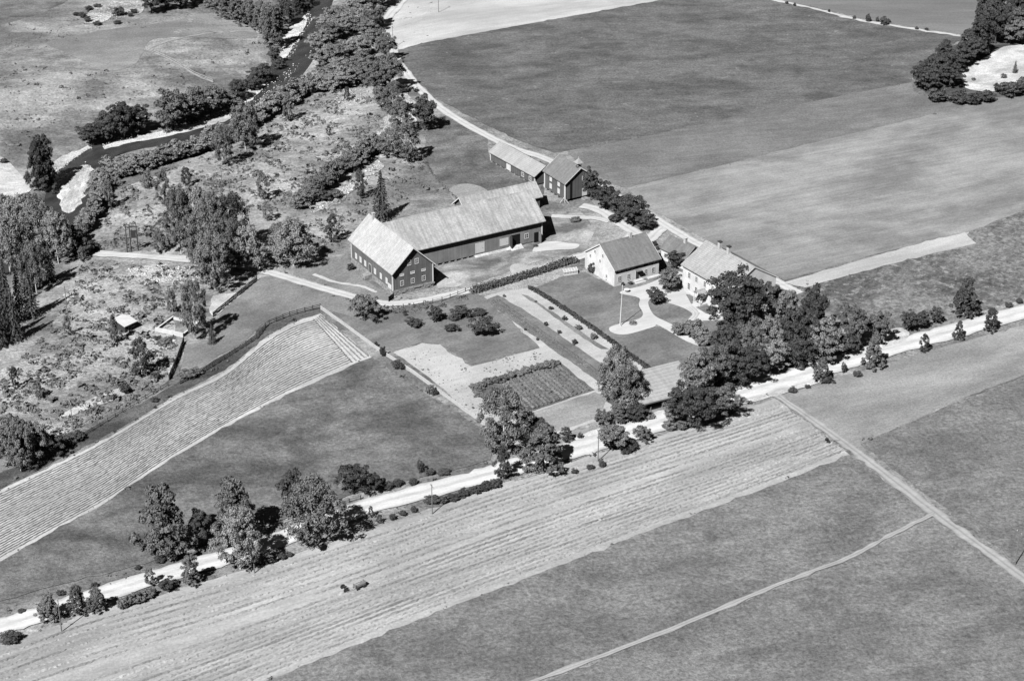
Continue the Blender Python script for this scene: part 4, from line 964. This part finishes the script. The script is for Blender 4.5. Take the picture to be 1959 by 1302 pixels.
def row(kind, pts, n, h, w, tone='m', jit=6, hj=.2):
    """n plants strung along a line of marks"""
    P = np.array(pts, float); d = np.r_[0, np.cumsum(np.hypot(*np.diff(P, axis=0).T))]; out = []
    for i in range(n):
        t = d[-1]*(i+.5)/n; x = np.interp(t, d, P[:,0])+rng.normal(0, jit*.6); y = np.interp(t, d, P[:,1])+rng.normal(0, jit*.4)
        k = rng.uniform(1-hj, 1+hj); out.append((kind, x, y, y-h*k, w*rng.uniform(.85, 1.15), tone))
    return out
B, S, RD, BG, CN, BU, AP, SP = 'birch','slim','round','big','cone','bush','apple','spruce'
# main road, lower left
cluster('along the lower-left main road', 'trees along the lower-left road',
  [(CN,95,1186,1128,42,'m'),(CN,149,1173,1114,36,'m'),(CN,186,1170,1118,34,'m'),(CN,316,1062,915,96,'m'),(RD,386,1044,966,44,'d'),(CN,450,1034,900,80,'m'),(B,460,1088,966,76,'l'),
   (RD,562,990,890,52,'d'),(B,604,1043,903,94,'m'),(RD,677,945,880,58,'d'),(RD,716,942,902,32,'d'),(CN,366,1117,1054,36,'m'),(S,287,1120,1082,22,'m'),(S,710,990,966,12,'d'),(S,726,1000,982,14,'d'),(S,386,1042,1016,10,'l')])
cluster('on the verges of the lower-left main road', 'shrubs on the lower-left road verges',
  [(BU,320,1128,1100,36,'d'),(BU,21,1226,1203,42,'d'),(BU,742,934,916,26,'d'),(BU,762,928,912,22,'d'),(BU,805,903,876,16,'d'),(BU,822,908,890,22,'d'),(BU,790,926,912,20,'d'),(BU,850,905,893,30,'d')]
  + row(BU, [(228,1166),(300,1136)], 6, 24, 26, 'm', 3) + row(BU, [(818,968),(960,928)], 7, 16, 30, 'd', 4)+ row(BU, [(740,996),(800,974)], 3, 14, 16, 'd', 3) + row(BU, [(490,1086),(560,1060)], 5, 12, 15, 'd', 3))
cluster('along the ditch beside the lower-left meadow', 'shrubs along the meadow ditch', row(BU, [(10,1172),(120,1130),(280,1086)], 4, 10, 16, 'd', 14) + row(BU, [(300,1076),(345,1060)], 3, 16, 24, 'd', 4))
cluster('at the garden corner by the main road', 'trees at the garden corner by the road',
  [(B,966,864,733,84,'m'),(S,962,916,846,36,'d'),(CN,1038,899,801,76,'m'),(RD,1020,860,790,52,'d'),(S,1083,845,814,25,'d')])
cluster('on the road verge below the garden', 'trees on the verge below the garden',
  [(RD,1172,862,806,56,'m'),(RD,1228,846,810,32,'m'),(RD,1152,814,782,30,'m'),(CN,1182,808,768,40,'m'),(RD,1216,804,768,46,'d'),(BU,1200,862,836,40,'d'),(BU,1099,905,894,14,'d'),(BU,1130,896,886,18,'d'),(BU,1152,893,876,14,'d'),(BU,1165,838,824,12,'m'),(BU,1242,800,786,26,'m'),(BU,1110,838,826,12,'d')])
cluster('at the foot of the garden by the shed', 'birches at the foot of the garden', [(B,1180,772,654,62,'m'),(B,1196,788,690,56,'m'),(B,1165,760,690,40,'m')])
cluster('in the park between farmhouse and road', 'park trees between the farmhouse and the road',
  [(k_, x_, y_, t_+(rng.uniform(-8, 8) if k_ == BG else 0), w_*(.84 if k_ == BG and w_ < 120 else .95), ('l', 'm', 'd')[int(x_) % 3] if k_ == BG and c_ == 'm' else c_) for k_, x_, y_, t_, w_, c_ in [(BG,1404,650,506,124,'d'),(RD,1455,622,525,62,'d'),(CN,1503,648,545,58,'m'),(RD,1552,650,543,62,'d'),
   (BG,1388,708,606,80,'m'),(BG,1432,704,603,76,'m'),(BG,1468,698,592,72,'l'),(BG,1520,694,578,78,'m'),(BG,1566,692,594,72,'m'),(BG,1630,668,578,68,'m'),(RD,1678,660,592,52,'m'),
   (BG,1366,752,654,84,'m'),(BG,1424,740,656,84,'m'),(BG,1474,718,648,70,'l'),(BG,1526,706,640,66,'m'),(RD,1578,698,634,58,'m'),(RD,1620,680,630,46,'d'),
   (BG,1336,784,664,88,'m'),(BG,1322,818,722,108,'m'),(BG,1372,802,726,92,'m'),(RD,1362,760,690,70,'d'),(RD,1286,812,765,44,'m')]])
cluster('under the park trees along the main road', 'shrubs under the park trees', row(BU, [(1275,824),(1330,812),(1400,792)], 7, 22, 30, 'm', 4)+[(BU,1300,640,610,34,'m'),(BU,1328,646,600,40,'m'),(BU,1345,660,622,36,'l'),(BU,1530,706,688,24,'m'),(BU,1420,735,712,34,'d')])
cluster('along the main road on the right', 'trees along the right-hand main road',
  [(CN,1668,706,636,38,'m'),(CN,1570,731,680,28,'m'),(RD,1737,634,592,32,'d'),(RD,1762,630,592,28,'d'),(RD,1790,619,584,24,'d'),(CN,1844,607,523,44,'d'),(CN,1833,650,610,19,'d'),(CN,1894,634,584,27,'d'),(S,1766,674,635,22,'d'),(BU,1580,732,714,26,'d'),(BU,1516,750,738,20,'d'),(BU,1640,720,706,18,'d'),(BU,1930,588,576,16,'d'),(BU,1950,580,568,14,'d'),(BU,1614,712,690,12,'d'),(BU,1545,742,734,12,'d')])
cluster('beside the houses and the court', 'trees beside the houses',
  [(AP,1254,581,548,37,'d'),(RD,1280,556,509,46,'m'),(RD,1294,512,476,38,'d'),(BU,1133,522,498,20,'d'),(BU,1206,544,536,10,'d'),(BU,1191,546,538,7,'d'),(BU,1162,538,530,7,'d'),(BU,1252,470,458,12,'d'),(BU,1258,478,468,9,'d')])
cluster('between the storehouse and the upper lane', 'trees below the storehouse',
  [(RD,1130,384,319,38,'d'),(RD,1158,402,346,46,'d'),(RD,1186,418,362,48,'d'),(RD,1210,434,368,52,'d'),(RD,1233,440,404,38,'d'),(BU,1098,424,412,18,'m'),(BU,1175,425,404,26,'d')])
# orchard and garden
cluster('in the orchard lawn', 'apple trees in the orchard', [(AP,923,643,600,46,'d'),(AP,792,624,606,32,'d'),(AP,864,633,618,27,'d'),(AP,833,614,583,29,'d'),(AP,880,607,581,32,'d'),(RD,698,614,556,50,'m')], {'round':'bushy round tree'})
cluster('in the garden beds', 'garden shrubs',
  [(BU,916,602,586,30,'d'),(BU,896,606,588,26,'d'),(BU,868,612,598,24,'d'),(BU,1054,592,584,10,'d'),(BU,1080,612,602,11,'d'),(BU,1107,630,619,15,'m'),(BU,1136,648,634,15,'m'),(BU,1044,623,612,9,'d'),(BU,1070,638,628,9,'d'),(BU,1099,658,646,13,'d'),(BU,1005,632,626,6,'d'),(BU,1028,651,644,7,'d'),(BU,1170,680,664,20,'m'),(BU,965,568,562,7,'m'),(BU,1025,578,573,6,'m')]
  + row(BU, [(900,748),(955,728),(1070,697)], 12, 15, 22, 'm', 3) + row(BU, [(905,752),(945,772)], 4, 12, 20, 'm', 3))
cluster('along the pale board fence', 'shrubs along the board fence', [(BU,719,664,651,9,'d'),(BU,732,681,657,14,'d'),(BU,758,705,684,18,'d'),(BU,768,706,692,14,'d'),(BU,823,752,729,22,'m'),(BU,832,755,742,14,'d'),(BU,756,598,592,10,'d'),(BU,772,598,588,12,'m'),(BU,815,590,580,12,'m'),(BU,845,586,574,14,'m'),(BU,775,604,596,9,'d')])
cluster('by the barn yard', 'shrubs by the barn', [(BU,671,516,500,16,'d'),(BU,1104,424,412,14,'m'),(BU,745,292,280,9,'d'),(BU,1025,472,466,9,'d')])
# river valley
cluster('on the far bank of the river', 'trees on the far river bank',
  [(RD,330,246,163,66,'m'),(RD,368,240,162,66,'m'),(RD,404,230,158,56,'m'),(RD,436,218,168,46,'m'),(RD,457,192,147,38,'d'),(RD,500,162,118,50,'d'),(RD,482,176,140,34,'d'),
   (RD,238,258,188,52,'d'),(RD,212,258,202,44,'d'),(RD,268,250,196,46,'d'),(RD,176,270,230,50,'d'),(RD,200,266,222,40,'d'),(CN,86,348,248,46,'d'),(CN,74,362,262,36,'d'),(CN,90,366,298,42,'d'),(RD,527,126,84,28,'d'),(RD,534,138,110,24,'d'),(BU,8,312,300,14,'d')])
cluster('at the head of the river on the left', 'trees at the head of the river',
  [(CN,432,36,-16,34,'m'),(CN,455,42,-10,36,'m'),(CN,478,50,-8,36,'m'),(CN,500,62,-6,36,'m'),(CN,524,88,2,42,'m'),(CN,512,70,-2,34,'m'),(RD,290,26,-24,40,'d'),(RD,318,18,-20,38,'d'),(RD,346,16,-26,40,'d'),(RD,372,8,-30,36,'d'),(CN,545,46,-10,34,'d'),(CN,565,30,-24,34,'d'),(CN,585,20,-30,30,'d'),(CN,410,16,-40,36,'m')])
E_BANK = [(612,92),(632,70),(655,58),(680,48),(702,60),(622,118),(645,108),(668,102),(692,96),(628,146),(650,138),(676,134),(700,128),(640,160),(662,156),(640,40),(665,30),(690,22),(625,55),(715,40),(690,150)]
cluster('in the thicket on the near river bank', 'thicket trees on the near river bank', [(RD,x,y+12,y-34+rng.uniform(-6,6),48,'l' if (x*7+y) % 3 else 'm') for x, y in E_BANK])
cluster('lining the near bank of the river', 'alder shrubs lining the near river bank',
  row(BU, [(642,160),(600,176),(560,194),(520,214),(490,236)], 14, 40, 44, 'l', 6) + row(BU, [(500,232),(450,262),(400,284),(340,306),(280,324),(225,334),(200,346)], 20, 42, 48, 'l', 7))
cluster('below the rapids on the near bank', 'alder shrubs below the rapids', row(BU, [(196,350),(190,380),(186,405),(170,430),(150,452)], 9, 42, 44, 'l', 6))
cluster('in the open valley pasture', 'scattered trees in the valley pasture',
  [(B,470,286,187,56,'m'),(B,429,316,234,38,'m'),(S,553,232,175,26,'m'),(S,664,194,164,13,'d'),(S,629,260,238,11,'d'),(S,210,399,338,22,'l'),(S,225,356,330,14,'l'),(S,314,394,320,30,'m'),(S,283,360,322,24,'m'),(S,357,358,316,22,'d'),(S,306,483,436,30,'m'),(S,504,382,325,28,'m'),(S,512,422,382,22,'m'),(S,690,380,320,24,'d'),(SP,730,420,326,48,'n'),(S,637,464,406,28,'d'),(BU,641,378,358,30,'m'),(BU,622,384,362,28,'d')])
cluster('in the big birch grove by the lane', 'birch grove by the lane',
  [(B,347,486,353,54,'m'),(B,380,476,348,60,'l'),(B,412,492,362,60,'m'),(B,446,484,362,62,'d'),(B,408,530,418,56,'m'),(B,476,518,423,60,'l'),(B,412,554,440,66,'m'),(B,440,520,410,54,'m'),(B,562,508,410,78,'l'),(B,540,490,420,46,'m'),(B,385,520,400,50,'m')])
cluster('along the inner stony ridge of the pasture', 'shrubs along the stony ridge', row(BU, [(575,402),(600,378),(630,356),(660,330),(690,308),(720,292)], 15, 44, 42, 'm', 6))
cluster('along the upper lane above the barn', 'trees along the upper lane',
  [(B,778,308,226,48,'m'),(B,748,302,240,40,'m'),(B,766,254,188,42,'m'),(B,752,218,154,40,'m'),(RD,746,174,98,54,'m'),(RD,722,180,120,44,'m'),(RD,724,98,48,40,'m'),(RD,740,118,60,36,'m'),(RD,706,30,-22,44,'d'),(RD,732,14,-30,44,'d'),(RD,714,62,10,36,'m'),(RD,812,249,178,50,'d'),(RD,730,210,160,34,'m'),(BU,772,178,158,20,'d'),(BU,796,176,166,12,'d'),(BU,708,292,262,34,'m'),(BU,735,288,256,34,'m')])
cluster('in the dense wood at the left edge', 'wood at the left edge',
  [(SP,18,624,494,44,'n'),(SP,40,612,508,40,'n'),(SP,98,538,462,30,'n'),(SP,52,560,466,36,'n'),(SP,72,548,470,30,'n'),(SP,4,600,500,40,'n'),(SP,8,648,540,46,'n'),(SP,30,652,552,40,'n'),(SP,2,662,552,44,'n'),(SP,62,606,505,42,'n'),(B,70,560,455,44,'m'),
   (B,40,478,366,64,'l'),(B,80,488,376,64,'m'),(B,112,504,398,54,'l'),(B,20,524,398,60,'l'),(B,14,446,366,50,'m'),(B,62,440,362,54,'l'),(B,124,478,408,46,'m'),(B,96,470,390,50,'l'),
   (BU,146,486,440,44,'d'),(BU,164,488,446,36,'d'),(BU,150,462,420,36,'m'),(BU,180,478,462,24,'d'),(S,158,500,470,18,'m')])
cluster('at the lower left edge above the crops', 'trees at the lower-left edge', [(RD,28,888,788,66,'m'),(RD,66,880,796,56,'m'),(RD,8,872,796,50,'m'),(RD,98,872,826,46,'d'),(B,40,900,810,50,'m'),(S,30,744,698,19,'d'),(S,76,762,728,15,'m'),(BU,146,842,820,38,'d'),(BU,120,850,826,36,'d')])
cluster('around the hut and foundation walls', 'trees around the hut',
  [(S,220,656,598,20,'m'),(S,272,718,640,44,'d'),(S,131,642,602,15,'m'),(S,330,598,551,22,'m'),(B,374,648,528,50,'m'),(SP,406,657,620,22,'n'),(BU,318,656,642,26,'m'),(BU,300,650,640,14,'d'),(BU,240,752,728,24,'d'),(BU,360,722,700,34,'m'),(BU,378,715,700,24,'m'),(BU,300,725,708,18,'d'),(BU,295,768,756,18,'d')])
cluster('beside the top-left gravel patch', 'shrubs at the top left', [(BU,228,30,8,24,'d'),(BU,146,30,20,14,'d'),(BU,158,34,20,16,'d'),(BU,168,42,26,16,'d'),(BU,186,48,38,18,'d'),(BU,170,20,8,18,'d'),(BU,186,14,4,18,'d'),(BU,256,26,14,16,'d'),(BU,225,46,36,16,'d'),(BU,250,32,22,12,'d')])
cluster('in the wood at the top right', 'wood at the top right',
  [(RD,1762,170,112,46,'d'),(RD,1786,158,100,40,'d'),(RD,1816,167,116,48,'d'),(CN,1806,120,70,38,'d'),(RD,1838,128,82,44,'d'),(CN,1868,108,28,46,'d'),(RD,1862,118,66,40,'d'),(CN,1888,78,-10,44,'d'),(RD,1904,84,8,44,'d'),(RD,1932,84,28,46,'m'),(RD,1954,84,36,44,'m'),(CN,1900,40,-30,40,'d'),(CN,1922,38,-30,40,'d'),(CN,1946,44,-24,40,'d'),(CN,1965,30,-30,40,'d'),(RD,1826,140,96,40,'d'),(CN,1850,108,50,40,'d'),(RD,1800,150,92,40,'d'),(CN,1880,60,-20,40,'d'),(RD,1915,60,0,44,'d'),(RD,1944,62,10,44,'m'),(RD,1880,100,50,40,'d'),(RD,1776,176,126,40,'d')])
cluster('along the foot of the bare sand slope', 'shrubs below the sand slope', [(BU,1792,194,160,44,'d'),(BU,1836,198,168,38,'d'),(BU,1858,200,172,30,'d'),(BU,1884,194,166,40,'d'),(BU,1934,184,144,52,'d'),(BU,1960,176,136,40,'d'),(BU,1908,176,154,18,'d'),(BU,1862,154,146,10,'m'),(BU,1920,150,138,12,'m'),(SP,1941,140,116,13,'n')])
cluster('on the pale fence bank at the top right', 'shrubs on the top-right bank', [(BU,1661,42,25,12,'d'),(BU,1692,48,29,18,'d'),(BU,1634,37,28,7,'d'),(BU,1586,24,16,6,'d'),(BU,1505,8,1,7,'d'),(BU,1520,12,4,7,'d'),(BU,1700,44,34,8,'d'),(BU,1754,57,50,8,'d'),(BU,1772,58,51,9,'d'),(BU,1678,42,31,8,'d')])

# hedges: long clipped shrub rows, each one thing
def hedge(name, label, pts, w, h, mat):
    C = world_line(pts, .35); V, Fq, base = [], [], 0; o = empty(name, (C[0][0], C[0][1], 0)); tag(o, label, 'hedge')
    for i, c in enumerate(C):
        z = float(hz(c[0], c[1])); n_ = 55; s = sph(n_); s[:,2] = abs(s[:,2]); hh = h*(1+.12*math.sin(i*.21)+.1*math.sin(i*.57))*rng.uniform(.7,1.12,n_)
        pts_ = np.stack([c[0]-C[0][0]+s[:,0]*w*.5+rng.normal(0,.22,n_), c[1]-C[0][1]+s[:,1]*w*.5+rng.normal(0,.22,n_), z+s[:,2]*hh*.95+.04], -1)
        v, f = quads_at(pts_, s+rng.normal(0,.4,(n_,3)), .17*rng.uniform(.6,1.4,n_)); V.append(v); Fq.append(f+base); base += len(v)
    me = big_mesh('foliage', np.concatenate(V), np.concatenate(Fq), mat); q = bpy.data.objects.new('foliage', me); COL.objects.link(q); q.parent = o
    m = MB()
    for c in C[::4]: z = float(hz(c[0], c[1])); m.tube((c[0]-C[0][0], c[1]-C[0][1], z), (c[0]-C[0][0], c[1]-C[0][1], z+h*.7), .05, .03, 5)
    m.build('stems', M_BARK, o)
hedge('hedge', 'thick dark hedge along the lane below the barn yard', [(906,559),(960,543),(1020,525),(1072,508),(1098,500)], 2.2, 1.5, M_LEAFD)
hedge('hedge', 'low dark hedge line between the flagpole lawn and garden strips', [(1014,551),(1060,578),(1140,632),(1200,676),(1246,708)], .8, .45, M_LEAFD)

# ------------------------------------------------------------------ ground cover nobody could count
def tufts(name, label, polys, mat, hmin, hmax, cat='scrub', nq=6):
    V, Fq, base = [], [], 0
    for poly, n in polys:
        P = np.array(poly, float); x0, y0 = P.min(0); x1, y1 = P.max(0)
        x = rng.uniform(x0, x1, n*3); y = rng.uniform(y0, y1, n*3); k = inside(x, y, poly); x, y = x[k][:n], y[k][:n]
        # clumped spread
        cl = np.sin(x*.11+np.sin(y*.13)*2)+np.sin(y*.19-x*.05)+.8*np.sin(x*.037+y*.05)+rng.normal(0,.55,len(x)); kk = cl > -.1; x, y = x[kk], y[kk]
        X, Y, Z = Wv(x, y); k = rdist(X, Y) > 7.5; X, Y, Z = X[k], Y[k], Z[k]; m_ = len(X)
        size = rng.uniform(hmin, hmax, m_)*rng.choice([.5, .8, 1, 1.3, 2.1], m_, p=[.3,.3,.22,.13,.05])
        s = sph(m_*nq).reshape(m_, nq, 3); s[:,:,2] = abs(s[:,:,2])
        c = np.stack([X, Y, Z], -1)[:,None,:]+s*size[:,None,None]*np.array([.8,.8,.75]); c = c.reshape(-1,3)
        v, f = quads_at(c, s.reshape(-1,3)+rng.normal(0,.35,(m_*nq,3)), np.repeat(size, nq)*.42*rng.uniform(.7,1.3,m_*nq)); V.append(v); Fq.append(f+base); base += len(v)
    me = big_mesh(name, np.concatenate(V), np.concatenate(Fq), mat); o = bpy.data.objects.new(name, me); COL.objects.link(o); tag(o, label, cat, None, 'stuff'); return o
def strip(pts, d0, d1): return [(x, y+d0) for x, y in pts]+[(x, y+d1) for x, y in reversed(pts)]
MU = [q for q in MAIN if 0 <= q[0] <= 1959]
VAL = [(640,165),(700,160),(735,240),(690,300),(600,360),(560,410),(480,400),(330,470),(190,480),(200,420),(230,360),(330,320),(430,285),(520,235)]
LOW = [(160,500),(400,515),(380,560),(330,600),(340,700),(300,750),(150,820),(60,860),(0,830),(0,720),(60,660),(120,590)]
tufts('scrub', 'low scrub and heather tussocks over the valley pasture', [(VAL, 6500), (LOW, 6000), ([(640,350),(700,330),(800,290),(860,370),(760,400),(660,450),(600,440)], 700), ([(570,400),(650,395),(660,480),(560,490)], 350)], M_TUFT, .22, .62)
tufts('scrub', 'sparse tussocks across the pasture beyond the river', [([(0,120),(250,140),(500,80),(500,150),(300,180),(100,240),(0,330)], 800), ([(0,50),(150,20),(300,50),(100,90),(0,110)], 260)], M_TUFT, .15, .45)
tufts('rough_grass', 'rough grass along the field margins and road verges', [(strip(MU[:9], -24, -13), 1100), (strip(MU[:9], 13, 24), 1100), (strip(MU[9:], -20, -12), 300), (strip(MU[9:], 13, 20), 500), (strip([(520,523),(600,547),(690,572),(740,581),(800,577),(880,560),(950,541)], -9, -5), 300), (strip([(520,523),(600,547),(690,572),(740,581),(800,577),(880,560),(950,541)], 6, 10), 300), (strip([(770,132),(800,168),(850,212),(920,254),(980,283),(1040,303)], 7, 12), 200), (strip([(1490,756),(1632,860),(1790,982),(1959,1108)], -14, -8), 300), (strip([(1490,756),(1632,860),(1790,982),(1959,1108)], 10, 16), 300), ([(505,1300),(800,1180),(1100,1065),(1300,989),(1500,915),(1624,866),(1626,871),(1500,920),(1300,994),(1100,1070),(800,1186),(515,1302)], 900), ([(700,678),(935,822),(945,850),(930,830),(700,686)], 500), ([(1198,358),(1400,311),(1600,262),(1850,202),(1850,206),(1600,266),(1400,315),(1200,363)], 500), ([(1084,287),(1200,267),(1440,215),(1740,158),(1740,161),(1440,219),(1200,271),(1086,292)], 500), ([(1640,845),(1800,778),(1959,717),(1959,722),(1800,784),(1645,852)], 350), ([(0,1070),(200,958),(400,830),(560,745),(705,680),(706,685),(560,751),(400,837),(200,965),(0,1078)], 900), ([(700,575),(740,588),(880,568),(905,555),(925,565),(790,600),(720,600)], 500), ([(1500,545),(1700,508),(1870,466),(1960,404),(1960,410),(1872,472),(1700,514),(1540,556)], 400), ([(0,930),(180,840),(340,745),(500,640),(610,590),(612,598),(510,648),(340,758),(180,855),(0,945)], 1500), ([(0,1165),(280,1075),(480,1010),(930,885),(935,892),(560,995),(280,1092),(0,1180)], 1100), ([(0,1215),(300,1130),(700,1000),(1100,870),(1480,755),(1482,764),(1000,916),(490,1088),(0,1240)], 1500)], M_TUFT, .12, .4, 'grass')
tufts('garden_seedlings', 'young plants dotted in rows over the pale garden soil', [([(770,676),(830,662),(900,705),(905,735),(930,810),(850,745)], 260), ([(905,702),(1025,672),(1060,690),(950,720)], 260)], M_CROPD, .1, .22, 'plants')
def stones(name, label, polys, mat):
    V, Fq, base = [], [], 0
    for poly, n in polys:
        P = np.array(poly, float); x0, y0 = P.min(0); x1, y1 = P.max(0); x = rng.uniform(x0,x1,n*4); y = rng.uniform(y0,y1,n*4); k = inside(x,y,poly); X, Y, Z = Wv(x[k][:n], y[k][:n])
        for a, b, c in zip(X, Y, Z):
            s = rng.uniform(.1, .32)*(1.8 if rng.uniform() > .93 else 1); v, f = box_vf(-.5,.5,-.5,.5,-.4,.45); v = np.array(v)*s*rng.uniform(.7,1.25,(8,3)); t = rng.uniform(0,6.28); v = v@np.array([[math.cos(t),math.sin(t),0],[-math.sin(t),math.cos(t),0],[0,0,1]])
            V.append(v+np.array([a,b,max(c, WATER)+.15])); Fq.append(np.array(f)+base); base += 8
    me = big_mesh(name, np.concatenate(V), np.concatenate(Fq), mat); o = bpy.data.objects.new(name, me); COL.objects.link(o); tag(o, label, 'stones', None, 'stuff')
stones('river_stones', 'pale loose stones on the river banks and shallows', [([(196,277),(330,244),(470,194),(480,206),(330,262),(200,290)], 320), ([(95,330),(172,276),(180,284),(110,340)], 160), ([(530,110),(590,25),(600,40),(560,112),(540,125)], 260), ([(470,196),(510,155),(535,150),(600,100),(560,150),(490,205)], 170), ([(150,330),(170,312),(150,380),(130,400)], 40)], M_CONC)
stones('field_stones', 'pale stones cleared into heaps along the pasture ridge', [([(590,400),(690,340),(720,305),(738,318),(690,356),(600,412)], 420), ([(720,260),(770,170),(795,200),(795,245),(745,300)], 300), ([(230,515),(390,510),(400,535),(300,540)], 280), ([(180,30),(200,12),(265,5),(270,25),(200,44)], 150), ([(640,165),(690,155),(720,200),(640,200)], 260)], M_CONC)
